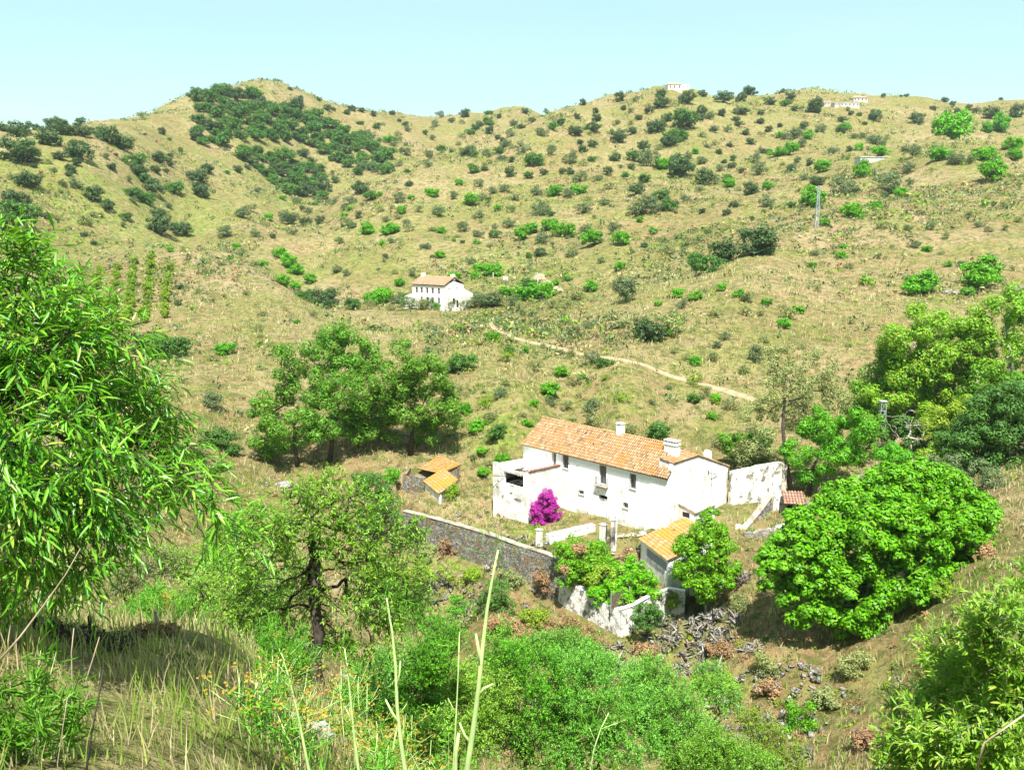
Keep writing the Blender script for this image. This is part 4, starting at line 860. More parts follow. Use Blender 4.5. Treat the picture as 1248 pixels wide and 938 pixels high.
run_wall('low_wall', 'grey stone wall right of the pink-roofed well shelter', [a, b], .4, -35, M['rock'], step=.6)
a = zw(275, 745, -35.2); b = zw(520, 735, -35.2); a[2] = -33.5; b[2] = -33.2
run_wall('ruined_tank', 'ruined plastered tank wall stained rust brown', [a, b], .5, -37, M['ruin'], 'tank', jag=.25, step=.5)
a = zw(520, 735, -35.2); b = zw(585, 722, -35.2); a[2] = -33.1; b[2] = -33.0
run_wall('ruined_tank', 'bright white block at the end of the rust-stained tank wall', [a + np.array([.05, -.05, 0]), b], .7, -37, M['white'], 'tank', step=.5)
o = MB().prism([(-.45, -.3, -.3), (.4, -.35, -.3), (.5, .3, -.3), (-.35, .35, -.3)], [(-.3, -.2, .5), (.3, -.25, .45), (.32, .2, .52), (-.25, .22, .5)]).build('white_boulder', M['white_dirty'], None, zw(232, 610, -34.0), bevel=.12); tag(o, 'single pale boulder lying in the grass left of the leaning wall', 'boulder')
pf0 = onz(745, 742, -36.9); rt = thing('reed_screen', 'brown reed screen on posts among the creepers by the garden corner', 'screen', pf0)
mb = MB()
for i in range(40): mb.tube([(i * .045, i * .03, 0), (i * .045 + R.uniform(-.02, .02), i * .03, 1.5 + R.uniform(-.2, .15))], .02, 4)
mb.build('reeds', M['wood'], rt); MB().tube([(-.05, -.05, -.4), (-.05, -.05, 1.8)], .04, 5).build('post', M['woodgrey'], rt); MB().tube([(1.85, 1.2, -.4), (1.85, 1.2, 1.8)], .04, 5).build('post', M['woodgrey'], rt)

# ------------------------------------------------------------------ far buildings, masts
fb = hits(503, 369); fb = onz(503, 369, fb[2]); zf0 = fb[2]
fr = aty(503, 370.5, 262); rz = math.radians(-33); FB = thing('hillside_house', 'distant white two-storey house with pink roof among green shrubs', 'house', fr, rz=rz)
def fpanel(parent, L, W, H, hip, wins, side, mw, name='wall'):
    mb = MB(); panel(mb, lambda s, z, d: (s, d, z), 0, L, -2, [(0, H), (L, H)], wins, .3); mb.build(name, mw, parent)
    mb = MB(); panel(mb, lambda s, z, d: (L - d, s, z), .3, W, -2, [(0, H), (W / 2, H + hip), (W, H)], side, .3); mb.build(name, mw, parent)
    mb = MB(); panel(mb, lambda s, z, d: (d, s, z), .3, W, -2, [(0, H), (W / 2, H + hip), (W, H)], (), .3); panel(mb, lambda s, z, d: (s, W + .3 - d, z), 0, L, -2, [(0, H), (L, H)], (), .3); mb.build(name, mw, parent)
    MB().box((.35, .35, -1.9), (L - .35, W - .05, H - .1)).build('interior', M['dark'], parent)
us = [1.2, 3.0, 5.0, 7.0, 9.2]; wins = [(u, u + .75, 3.4, 5.0) for u in us] + [(u, u + .7, .6, 2.3) for u in (3.0, 7.0, 9.2)] + [(5.0, 6.0, -.3, 2.3)]
fpanel(FB, 11.6, 9.0, 5.6, 1.2, wins, [(2.0, 2.8, 3.2, 4.9), (5.6, 6.4, 3.2, 4.9), (6.8, 7.6, .6, 2.2)], M['pale'])
for u0, u1, z0, z1 in wins: mb = MB().box((u0, .12, z0), (u0 + .07, .16, z1)).box((u1 - .07, .12, z0), (u1, .16, z1)).box((u0 + .07, .12, (z0 + z1) / 2), (u1 - .07, .16, (z0 + z1) / 2 + .06)); mb.build('window', M['woodgrey'], FB)
rf2 = tiles('roof', (-.25, -.3, 5.85), (11.8, -.3, 5.85), (11.8, 4.6, 8.0), (-.25, 4.6, 8.0), FB, M['pinkroof'], pitch=.35, row=.6, seed=20); tiles('roof', (11.8, 9.6, 5.85), (-.25, 9.6, 5.85), (-.25, 4.6, 8.0), (11.8, 4.6, 8.0), FB, M['pinkroof'], pitch=.35, row=.6, seed=21)
MB().box((.3, 3.9, 6.8), (1.3, 4.8, 8.9)).build('chimney', M['pale'], rf2); MB().box((10.2, 4.8, 6.8), (11.3, 5.7, 8.7)).build('chimney', M['pale'], rf2)
mb = MB(); mb.prism([(11.604, 2, -2), (15.4, 2, -2), (15.4, 8.6, -2), (11.604, 8.6, -2)], [(11.604, 2, 4.6), (15.4, 2, 3.0), (15.4, 8.6, 3.0), (11.604, 8.6, 4.6)]); mb.build('annex', M['pale'], FB)
MB().box((13.0, 1.98, .6), (13.8, 1.995, 2.2)).box((14.3, 1.98, -.3), (15.0, 1.995, 1.7)).build('window', M['dark'], FB)
mb = MB().box((-3.2, .3, -2), (-.004, 5, 2.1)); mb.prism([(-3.2, .3, 2.1), (-.004, .3, 2.1), (-.004, 5, 2.1), (-3.2, 5, 2.1)], [(-3.2, .3, 2.2), (-.004, .3, 3.3), (-.004, 5, 3.3), (-3.2, 5, 2.2)]); mb.build('annex', M['pale'], FB)

def block(name, label, px0, px1, py, Y, h, dep, cat='house', mat='pale', roof='pinkroof', wins=3):
    hb = hits((px0 + px1) / 2, py, 300); Y = hb[1] + 1.0
    a = aty(px0, py, Y); b = aty(px1, py, Y); a[2] = b[2] = gz((a[0] + b[0]) / 2, Y) + .3; L = b[0] - a[0]; rt = thing(name, label, cat, a, rz=math.radians(4))
    ww = [(L * (i + .35) / wins, L * (i + .35) / wins + L / wins * .25, h * .35, h * .8) for i in range(wins)]
    mb = MB(); panel(mb, lambda s, z, d: (s, d, z), 0, L, -3, [(0, h), (L, h)], ww, .4); mb.box((0, .4, -3), (.4, dep, h)); mb.box((L - .4, .4, -3), (L, dep, h)); mb.box((.4, dep - .4, -3), (L - .4, dep, h)); mb.build('wall', M[mat], rt)
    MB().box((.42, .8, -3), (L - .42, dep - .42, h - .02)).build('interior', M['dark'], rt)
    if roof: mb = MB(); mb.prism([(-.4, -.4, h), (L + .4, -.4, h), (L + .4, dep + .4, h), (-.4, dep + .4, h)], [(L * .2, dep * .5 - .1, h + dep * .2), (L * .8, dep * .5 - .1, h + dep * .2), (L * .8, dep * .5 + .1, h + dep * .2), (L * .2, dep * .5 + .1, h + dep * .2)]); mb.build('roof', M[roof], rt)
    else: MB().box((-.2, -.2, h), (L + .2, dep + .2, h + .35)).build('roof', M[mat], rt)
    return rt
block('hilltop_house', 'pale pink house on the very top of the middle hill', 814, 831, 110.5, 712, 4.0, 9)
block('hilltop_house', 'low white wing right of the pale pink hilltop house', 831, 840, 110.5, 716, 3.0, 7, mat='white', roof=None, wins=2)
block('ridge_house', 'long low cream house on the far right ridge', 1040, 1058, 125, 830, 3.2, 9, mat='concrete', roof='pinkroof', wins=4)
block('ridge_house', 'small pale outbuilding leftmost of the row behind the dark trees', 1004, 1012, 130.5, 765, 2.6, 6, mat='concrete', roof=None, wins=2)
block('ridge_house', 'small flat pale building second in the row behind the dark trees', 1017, 1023, 131.5, 765, 2.8, 6, mat='concrete', roof=None, wins=2)
block('ridge_house', 'wide flat pale building at the right end of the row behind the dark trees', 1024, 1048, 131.5, 762, 2.8, 8, mat='concrete', roof=None, wins=5)
p0 = hits(1048, 201); t0 = onz(1048, 200.5, p0[2]); o = thing('water_tank', 'long low concrete water tank on the right hillside', 'tank', p0, rz=math.radians(3)); L = (1085 - 1048) * zc_of(p0) / F; hh = 9.0 * zc_of(p0) / F
MB().box((0, 0, -3), (L, 6, hh)).build('wall', M['concrete'], o); MB().box((-.25, -.25, hh + .003), (L + .25, 6.25, hh + .3)).build('lid', M['concrete'], o); MB().box((L * .06, -.02, hh * .2), (L * .12, -.003, hh * .8)).build('hatch', M['dark'], o)

def mast(label, base, h, w0, w1, arm=1.2):
    rt = thing('lattice_mast', label, 'pylon', base); mb = MB(); n = int(h / 1.1)
    def cor(z): w = w0 + (w1 - w0) * z / h; return [np.array([sx * w / 2, sy * w / 2, z]) for sx, sy in ((-1, -1), (1, -1), (1, 1), (-1, 1))]
    rr = .045 if h < 10 else .06
    for k in range(4): mb.tube([cor(-.5)[k], cor(h)[k]], rr, 4)
    for i in range(n):
        a, b = cor(h * i / n), cor(h * (i + 1) / n)
        for k in range(4): mb.tube([a[k], b[(k + 1) % 4]], rr * .6, 4); mb.tube([b[k], b[(k + 1) % 4]], rr * .6, 4)
    mb.build('frame', M['steel'], rt); MB().box((-arm / 2, -.09, h - .05), (arm / 2, .09, h + .1)).box((-w1 * .7, -w1 * .7, h + .1), (w1 * .7, w1 * .7, h + .2)).build('crossarm', M['steel'], rt); return rt
b1 = hits(995, 278); mast('pale lattice pylon standing on the right hillside before a round tree', b1, (278 - 229) * zc_of(b1) / F, .9, .5, 1.6)
Y2 = 116; P2 = aty(1071, 560, Y2); g2 = gz(P2[0], Y2); t2 = aty(1073, 490, Y2); mast('short galvanised lattice mast rising from the wood right of the farm', (P2[0], Y2, g2), t2[2] - g2, 1.0, .6, .9)
b3 = hits(655, 354); o = thing('utility_pole', 'grey pole beside the track near the distant white house', 'pole', b3); hp = 22 * zc_of(b3) / F
MB().tube([(0, 0, -.5), (0, 0, hp)], [.14, .09], 8).build('pole', M['concrete'], o); MB().box((-.7, -.06, hp - .45), (.7, .06, hp - .3)).build('crossarm', M['steel'], o)
b4 = hits(616, 344); o = thing('sign_board', 'small blank white board on a post above the distant house', 'sign', b4); MB().box((-.75, 0, .7), (.75, .06, 1.8)).build('board', M['white'], o); MB().tube([(0, .1, -.3), (0, .1, 1.8)], .05, 6).build('post', M['steel'], o)
b5 = hits(601, 338); o = thing('white_post', 'short white post left of the small blank board', 'post', b5); MB().tube([(0, 0, -.3), (0, 0, 1.4)], [.12, .1], 8).build('shaft', M['white'], o); MB().box((-.16, -.16, 1.4), (.16, .16, 1.52)).build('cap', M['white'], o)
b6 = hits(754, 291); o = thing('brick_stub', 'thin dark ruined chimney stub on the middle hillside', 'ruin', b6); MB().box((-.5, -.4, -.5), (.5, .4, 2.1)).box((-.35, -.3, 2.1), (.1, .3, 2.7)).build('stub', M['stone'], o); MB().box((.5, -.3, -.5), (2.6, .1, .5)).build('wall', M['stone'], o)
# ------------------------------------------------------------------ hillside trees: one prototype mesh set per kind, then copies
def proto(kind, seed):
    r = np.random.default_rng(seed); hr = {'h': .85, 'o': .9, 'g': .85, 's': .85}[kind]
    n = {'h': 30, 'o': 26, 'g': 30, 's': 18}[kind]
    lobes = [(r.uniform(-.36, .36), r.uniform(-.36, .36), r.uniform(.5, .95) * hr, .55, .55, .5 * hr) for _ in range(5)]
    C = blob_centres(lobes, n * 3, .5, r); C[:, 2] = np.maximum(C[:, 2], .2); C = relax(C, .22)[:n]; cr = r.uniform(.17, .3, len(C))
    per = {'h': 95, 'o': 70, 'g': 95, 's': 55}[kind]; sz = {'h': .058, 'o': .052, 'g': .062, 's': .055}[kind]
    V, Fq = clump_leaves(C, cr, per, sz, .6, .6, .3, r, .8)
    mb = limbs(None, [(0, 0, -.15), (.02, .01, .14), (.0, .02, .3)], C[:9] , .055, .012, 4, rng=r)
    return V, Fq, mb
PRO = {}
MK = {'z': ('almond_sapling', 'yellowgreen'), 'y': ('broom_shrub', 'yellowgreen'), 'h': ('holm_oak', 'oak'), 'o': ('olive_tree', 'olive'), 'g': ('green_shrub', 'bright'), 's': ('scrub_bush', 'scrub'), 'd': ('green_holm_oak', 'oak_green')}  # kind d: greener holm oaks, split off under a second name
def get_proto(kind, i):
    key = (kind, i)
    if key not in PRO:
        V, Fq, mb = proto({'d': 'h', 'y': 's', 'z': 'g'}.get(kind, kind), hash(kind) % 1 + i * 31 + ord(kind))
        nm, mt = MK[kind]
        crown = np_mesh('crown', V, Fq, M[mt]); tk = bpy.data.meshes.new('trunk'); tk.from_pydata(mb.v, [], mb.f); tk.materials.append(M['bark_dark'])
        tv = np.array(mb.v); tf = [f for f in mb.f if len(f) == 4]
        both = np_mesh(nm, np.concatenate([V, tv]), np.concatenate([Fq, np.array(tf) + len(V)]), [M[mt], M['bark_dark']], [0] * len(Fq) + [1] * len(tf))
        PRO[key] = (crown, tk, both)
    return PRO[key]
COLW = {'y': 'yellow-green broom shrub', 'h': 'dark green holm oak', 'd': 'deep green holm oak', 'o': 'grey-green olive tree', 'g': 'bright green leafy shrub', 's': 'pale dusty scrub bush'}
CATW = {'y': 'shrub', 'h': 'oak tree', 'd': 'cork oak', 'o': 'olive tree', 'g': 'shrub', 's': 'bush'}
LAND = [('the pale hilltop house', 827, 106), ('the bare left peak', 335, 107), ('the distant white house', 540, 355), ('the lattice pylon', 995, 255), ('the long concrete tank', 1067, 195), ('the knoll orchard', 170, 345), ('the thin chimney stub', 754, 285),
        ('the gully in the left hill', 210, 215), ('the low skyline saddle', 540, 140), ('the row of ridge houses', 1030, 128), ('the dirt track', 760, 440), ('the narrow side valley', 430, 190), ('the dark thicket on the slope', 890, 305), ('the green shrub row', 680, 345), ('the right foreground wood', 1170, 390)]
def where(px, py):
    n, lx, ly = min(LAND, key=lambda l: math.hypot(l[1] - px, (l[2] - py) * 1.2)); dx, dy = px - lx, (py - ly) * 1.2
    d = math.hypot(dx, dy)
    side = ('beside' if d < 22 else 'right of' if dx > abs(dy) else 'left of' if -dx > abs(dy) else 'below' if dy > 0 else 'above')
    return side + ' ' + n
def place(px, py, w, kind, label=None, hr=1.0, group=True):
    if any(a < px < b_ and c < py < d_ for a, b_, c, d_ in ((998, 1052, 128, 146), (1036, 1062, 122, 134), (1052, 1090, 195, 206))) and not label: w = min(w, 7)
    h = hits(px, py, 30); zc = zc_of(h); s = w * zc / F / 2 / .82; i = R.randrange(5); crown, tk, both = get_proto(kind, i)
    nm = MK[kind][0]; size = 'large ' if s > 3.6 else 'small ' if s < 1.6 else ''
    lab = label or (size + COLW[kind] + ' on the slope ' + where(px, py)); grp = None if label else (size + COLW[kind] + 's ' + where(px, py))
    rz = R.uniform(0, 6.28); sc = (s * R.uniform(.9, 1.1), s * R.uniform(.9, 1.1), s * R.uniform(.82, 1.12) * hr)
    if w >= 24:
        o = thing(nm, lab, CATW[kind], (h[0], h[1], h[2] - .06 * s), grp, rz); o.scale = sc
        link('crown', crown, o); link('trunk', tk, o)
    else:
        o = link(nm, both, None, (h[0], h[1], h[2] - .06 * s)); o.rotation_euler = (0, 0, rz); o.scale = sc; tag(o, lab, CATW[kind], grp)
    return o
SHORT = 1
def batch(ox, oy, sc, items, kind0='h'):
    for it in items:
        k = it[3] if len(it) > 3 else kind0; place(ox + it[0] / sc, oy + it[1] / sc, it[2] / sc, k)
batch(0, 80, 4.16, [(15,330,60),(100,360,120),(180,290,50),(280,295,110),(408,280,50),(240,400,130),(320,350,110),(110,490,210),(430,365,90),(390,320,50),(395,470,130),(305,480,70),(545,390,110),(620,425,120),(520,375,70,'d'),(725,275,60,'s'),
    (822,350,50),(675,515,110,'d'),(565,530,60),(140,610,130),(350,530,45),(350,565,40),(90,710,150),(470,680,120),(390,620,80,'o'),(550,740,80),(800,490,80),(855,505,70),(700,560,90),(790,545,60),(670,665,90,'d'),(770,650,110),(735,600,90,'d'),(885,650,85,'d'),(995,590,115),
    (1020,665,110),(1050,545,60),(745,705,110,'d'),(800,770,90),(640,780,60,'d'),(430,810,80,'s'),(225,775,45),(290,780,50,'s'),(425,865,40),(480,910,40),(820,860,130),(915,860,120),(90,800,170,'d'),(155,885,90),(40,840,120,'d'),(1140,870,90,'s'),(1225,770,70,'o'),(1210,545,30),(480,770,50,'s'),
    (860,380,25),(735,355,20),(915,440,28),(590,460,25),(500,330,30),(650,590,40,'o'),(60,580,60,'s'),(270,540,40,'o'),(120,420,50,'d')])
def inside(px, py, P): return bool(inpoly(np.array([px]), np.array([py]), P)[0])
def fill(poly, n, w0, w1, kinds, dmin=.55, seed=1, avoid=()):
    r = random.Random(seed); xs = [p[0] for p in poly]; ys = [p[1] for p in poly]; got = []; t = 0
    while len(got) < n and t < n * 60:
        t += 1; x, y, w = r.uniform(min(xs), max(xs)), r.uniform(min(ys), max(ys)), r.uniform(w0, w1)
        if inside(x, y, poly) and all(math.hypot(x - a, (y - b) * 1.7) > (w + c) / 2 * dmin * 1.6 for a, b, c in got): got.append((x, y, w))
    for x, y, w in sorted(got, key=lambda g: g[1]): place(x, y, w, r.choice(kinds))
fill([(236,124),(262,118),(300,118),(335,130),(380,140),(415,157),(450,177),(474,192),(468,214),(436,214),(410,196),(388,190),(365,172),(330,178),(300,172),(270,187),(238,174),(242,150)], 135, 15, 26, 'dddhd', .42, 3)
fill([(292,182),(320,190),(356,200),(390,212),(402,232),(392,246),(350,238),(320,216),(292,194)], 44, 15, 25, 'dhd', .42, 4)
batch(200, 90, 4.16, [(205,108,40),(265,115,80),(640,85,30),(785,140,30),(690,140,40),(925,205,40),(955,190,50),(1000,195,40),(1062,215,38),(1155,210,38),(995,260,40,'d'),(1080,280,50,'d'),(1225,265,35,'d'),(1205,400,35),(860,190,30),(830,190,40),(1140,350,60,'g'),(1190,340,40,'s'),
    (85,395,30),(375,500,45),(425,485,40),(220,500,60),(700,420,70),(745,455,50),(720,505,60,'o'),(790,490,60,'d'),(800,540,60,'d'),(860,515,35,'o'),(870,555,50),(990,610,90),(1050,640,80,'d'),(940,660,70,'o'),(855,665,60,'o'),(780,655,60,'o'),(395,730,80,'o'),(440,700,70,'s'),(635,765,75),(715,770,65),(790,760,55),(700,690,30),
    (465,830,55,'o'),(553,835,40),(310,830,80,'o'),(905,780,25),(945,780,45,'d'),(1025,810,80,'g'),(1145,810,90,'g'),(1228,775,55,'o'),(1210,710,55,'g'),(985,735,35),(640,810,60,'s'),(880,850,50,'s'),(1010,490,70,'o'),(1080,500,70,'o'),(1130,430,50,'d'),(500,745,30,'o')])
batch(400, 80, 2.931, [(288,430,30),(248,490,55,'o'),(375,470,50,'g'),(472,430,35,'g'),(540,435,40,'o'),(635,455,45,'o'),(390,540,60,'o'),(515,500,60,'g'),(535,545,45,'o'),(608,520,30,'g'),(570,485,25),(655,525,35,'o'),(745,465,50,'o'),(805,465,60,'g'),(860,470,50,'o'),(893,460,60,'g'),(755,535,75,'o'),
    (905,530,60,'o'),(405,600,40,'g'),(485,595,50,'o'),(650,580,50,'o'),(735,600,60,'g'),(795,585,65,'g'),(840,610,80,'g'),(765,635,65,'o'),(918,595,50,'o'),(755,680,50),(340,655,30,'o'),(1020,600,50,'o'),(1045,730,50,'g'),(945,805,60,'g'),(815,785,30,'g'),(855,768,35,'g'),
    (590,750,80,'g'),(545,735,55,'g'),(450,765,50,'g'),(525,762,40,'g'),(655,345,30),(495,322,70,'o'),(570,325,40,'o'),(700,312,60,'o'),(750,360,75,'d'),(795,320,50,'o'),(862,350,60,'o'),(885,250,50),(945,238,60),(960,200,35),(890,192,32),(910,142,30),(955,170,30),(1040,130,45),(1055,160,25),(1190,110,35),(1145,172,40),
    (1185,150,50),(1165,237,70),(1215,200,40),(1085,247,35),(1110,195,30),(1215,285,70),(1035,275,60),(1030,342,45,'o'),(1090,340,60,'d'),(1125,307,45),(1150,362,90,'o'),(1195,370,60,'g'),(1000,390,40),(1060,405,35,'d'),(1135,417,50,'d'),(895,415,55,'o'),(1100,462,60),(1185,478,60,'d'),(1115,532,100,'o'),(1150,512,60,'o'),
    (1215,520,60,'d'),(985,500,40,'o'),(900,282,30),(910,308,35),(945,293,38),(770,392,35),(650,398,45),(560,375,30),(520,385,45,'d'),(620,338,30),(635,288,35,'o'),(690,225,30),(765,252,50,'o'),(800,230,45,'d'),(575,215,30,'d'),(440,205,25),(610,190,25),(660,215,28,'o'),(730,200,26),(830,215,35),
    (975,455,30,'s'),(1000,445,35,'s'),(360,455,30,'g'),(300,480,30,'g'),(110,535,25),(65,570,50,'s'),(480,635,20),(205,690,25),(30,740,40,'o'),(320,525,50,'s'),(265,525,40,'g'),(580,650,40,'s'),(690,620,60,'g'),(950,640,90,'g'),(1045,640,70,'g'),(1110,560,30,'g'),(1130,650,30),(1165,600,40,'g'),(1190,640,40,'s')])
batch(800, 80, 2.786, [(15,107,40),(105,132,58),(20,142,50),(75,212,100,'d'),(60,265,80,'d'),(100,252,40,'d'),(155,107,35),(155,167,40),(318,92,50),(430,93,20),(455,118,35),(230,127,60),(290,122,40),(385,132,40),(10,222,50),(150,187,30),(220,172,35),(295,168,35),(270,192,30),(350,197,35),(380,225,30),(280,207,30),(355,167,25),
    (470,155,30),(500,217,35),(468,248,60,'o'),(300,237,30),(195,228,30),(320,268,35),(250,277,25),(365,297,30),(495,278,40,'o'),(560,228,40,'o'),(535,160,70),(625,228,40),(630,193,30),(700,245,25),(690,172,100,'d'),(660,170,50),(740,185,50),(745,268,60,'o'),(708,202,20),(770,110,20),(830,107,12),(848,107,18),
    (980,122,30),(1005,137,25),(1140,182,60),(1220,177,60),(1060,152,30),(1085,163,30),(1170,112,15),(940,152,25),(990,162,20),(1020,165,25),(885,197,60),(1175,225,80,'g'),(1120,228,50,'g'),(840,292,25),(870,312,60,'o'),(855,367,50,'o'),(765,307,60,'g'),(543,408,50),(570,362,60,'g'),
    (740,490,50,'g'),(570,545,35,'g'),(410,307,50,'g'),(450,302,60,'g'),(330,332,50,'o'),(255,347,30),(230,332,25),(145,337,45,'o'),(70,320,35),(290,367,30),(345,372,60,'o'),(380,422,40,'g'),(320,437,60),(265,482,35),(165,405,70),(200,402,40,'o'),(245,412,50,'g'),(80,377,100),(100,462,45,'o'),(60,482,40),
    (20,492,50,'o'),(15,352,50,'g'),(455,357,30),(520,338,30),(655,292,25),(155,502,30),(380,482,60,'o'),(110,610,50,'s'),(1055,780,50,'g'),(650,690,40,'s'),(200,852,60,'s'),(305,852,50,'s'),(310,802,50,'s'),(450,862,60,'s'),(375,812,40,'g'),(548,767,35,'s'),(765,557,50,'s'),(640,220,40,'g'),(690,290,40,'g'),(600,300,45,'o'),
    (420,245,30,'g'),(510,250,45,'g'),(480,330,30,'o'),(210,300,25),(175,280,25,'o'),(130,300,30,'g'),(500,390,35,'o'),(1215,320,60,'g'),(1180,560,40,'s'),(40,640,60,'s'),(600,640,30,'s'),(900,830,40,'s'),(960,860,50,'s')])
# the shrubs the photo singles out
place(800 + 1005/2.786, 80 + 250/2.786, 46, 'g', 'wide bright green tree alone on the right ridge above the concrete tank'); place(800 + 955/2.786, 80 + 325/2.786, 29, 'g', 'round bright tree touching the lower left of the lone ridge tree')
place(800 + 1025/2.786, 80 + 335/2.786, 25, 'o', 'dull green tree just below the lone bright ridge tree'); place(1235, 182, 24, 'g', 'bright shrub on the right ridge at the very edge of view'); place(1203, 198, 33, 'g', 'bright spreading shrub upper of two on the right ridge slope'); place(1205, 220, 33, 'g', 'bright spreading shrub lower of two on the right ridge slope')
place(1047, 217, 27, 'g', 'round bright green tree just below the concrete tank'); place(1030, 238, 38, 'o', 'wide dull olive tree below the round bright tree by the tank'); place(994, 252, 37, 'g', 'round bright tree directly behind the lattice pylon'); place(1082, 236, 32, 'o', 'dull bush with a bright neighbour right of the pylon'); place(1096, 241, 18, 'g', 'bright bush touching the dull one right of the pylon')
place(1040, 266, 30, 'g', 'low green bush on the crest right of the pylon foot')
place(924, 309, 58, 'h', 'largest dark oak of the thicket on the slope above the dirt track'); place(880, 322, 42, 'h', 'middle dark oak of the thicket above the dirt track'); place(858, 334, 40, 'd', 'lowest oak at the left end of the thicket above the dirt track')
place(1188, 349, 60, 'g', 'big round bright green carob alone on the dry right slope', .85); place(1117, 357, 43, 'g', 'ragged bright green carob left of the big round one')
place(792, 415, 40, 'h', 'dark flat-topped oak just above the dirt track'); place(815, 408, 40, 's', 'pale feathery bush touching the dark oak above the track'); place(763, 367, 42, 'o', 'dark gnarled olive standing alone below the middle hill')
place(185, 433, 38, 'h', 'left oak of the close pair below the knoll orchard'); place(206, 437, 48, 'd', 'right and larger oak of the pair below the knoll orchard')
place(563, 453, 32, 'd', 'round green oak on the slope behind the orange-roofed sheds'); place(447, 285, 21, 'g', 'left one of two round bright shrubs above the side valley'); place(475, 285, 22, 'g', 'right one of two round bright shrubs above the side valley')
place(796, 536, 34, 'd', 'leafy bush rising just behind the farmhouse roof ridge'); place(770, 530, 26, 's', 'grey bush behind the small chimney of the farmhouse')
for a in ((736,447,20,'d'),(720,522,26,'s'),(670,482,26,'g'),(605,536,25,'d'),(566,505,20,'g'),(652,452,20,'s'),(614,470,18,'s'),(842,490,20,'d'),(872,492,16,'g'),(858,486,12,'s'),(919,441,28,'o'),(882,414,16,'o'),(757,399,20,'s'),(701,408,24,'s'),(665,408,14,'o'),(643,520,14,'g'),(700,470,20,'s'),
          (620,432,14,'d'),(640,430,12,'g'),(596,512,22,'s'),(690,500,18,'s'),(840,440,18,'s'),(905,455,22,'s'),(870,440,20,'s'),(950,470,24,'s'),(535,410,14,'s'),(520,400,16,'s'),(480,420,14,'s'),(275,432,26,'g'),(260,440,16,'s'),(313,405,18,'s'),(240,410,10,'s'),(300,360,9,'o'),(318,412,12,'s'),(217,372,10,'h'),
          (265,545,40,'d'),(258,500,34,'o'),(240,560,30,'s'),(285,555,24,'d'),(905,552,34,'o'),(930,545,30,'d'),(880,545,26,'s'),(915,530,24,'s'),(545,575,18,'g'),(590,580,16,'g'),(612,568,22,'g'),(575,560,14,'s'),(598,570,16,'s')): place(*a)
batch(400, 80, 2.931, [(200,790,0)] if False else [(160,850,70,'g'),(185,845,80,'g'),(210,835,70,'g'),(250,850,70,'o'),(95,870,60,'d'),(290,872,70,'o'),(330,872,60,'s'),(365,868,60,'o'),(400,872,50,'g'),(435,868,60,'o'),(470,870,60,'o'),(510,868,50,'s'),(545,865,60,'o'),(585,862,70,'h'),(620,860,50,'s'),(655,862,60,'o'),
    (640,825,60,'g'),(690,838,80,'g'),(730,835,90,'g'),(775,830,80,'g'),(800,868,50,'s'),(140,870,50,'s'),(230,875,50,'s'),(10,850,60,'h'),(15,820,40,'d'),(690,870,50,'s'),(880,835,70,'s'),(860,870,60,'s'),(715,800,60,'d'),(250,790,40,'g')])
batch(0, 80, 2.931, [(1040,720,70,'g'),(1000,690,60,'g'),(1065,745,60,'g'),(1105,775,50,'g'),(1020,790,60,'g'),(1145,860,110,'h'),(1085,835,50,'d'),(935,720,45,'g'),(865,680,60,'s'),(845,655,40,'g'),(745,740,45,'s'),(640,800,35,'h'),(935,895,40,'s'),(1120,900,50,'s'),(1205,740,40,'s'),(1050,800,45,'g')])
for a in ((508,373,20,'o'),(522,375,22,'s'),(536,374,20,'g'),(549,375,24,'o'),(563,373,22,'s'),(577,372,24,'o'),(496,371,22,'d'),(592,371,20,'s')): place(*a)
# smaller growth filling the slopes between
fill([(560,200),(700,140),(800,115),(1000,125),(1240,130),(1240,200),(1100,245),(960,270),(860,300),(760,330),(620,320),(560,300)], 62, 7, 15, 'oods', .5, 21)
fill([(440,150),(560,142),(680,136),(640,180),(560,200),(480,215),(440,190)], 46, 7, 14, 'ohsod', .5, 22)
fill([(240,200),(420,230),(560,230),(560,320),(420,300),(300,280)], 26, 8, 15, 'oogs', .5, 23)
fill([(1000,300),(1240,240),(1240,330),(1100,345),(1000,380),(880,400),(900,350)], 22, 8, 16, 'sogs', .6, 24)
fill([(620,390),(880,350),(1060,400),(1040,440),(900,470),(700,410)], 22, 9, 20, 'sogs', .6, 25)
fill([(560,400),(900,480),(900,520),(800,505),(660,500),(580,560),(540,470)], 34, 9, 24, 'sgsoy', .6, 26)
fill([(20,170),(230,150),(240,260),(150,290),(30,260)], 24, 7, 14, 'osh', .6, 27)
fill([(180,290),(330,300),(420,380),(300,420),(230,420),(230,330)], 10, 7, 12, 'sg', .6, 28)
fill([(560,200),(700,140),(800,115),(1000,125),(1240,130),(1240,230),(1100,265),(960,270),(860,300),(760,330),(620,320),(560,300)], 60, 6, 12, 'oshso', .5, 31)
fill([(330,300),(420,230),(560,260),(620,330),(480,340),(400,340)], 18, 6, 12, 'osgs', .5, 32)
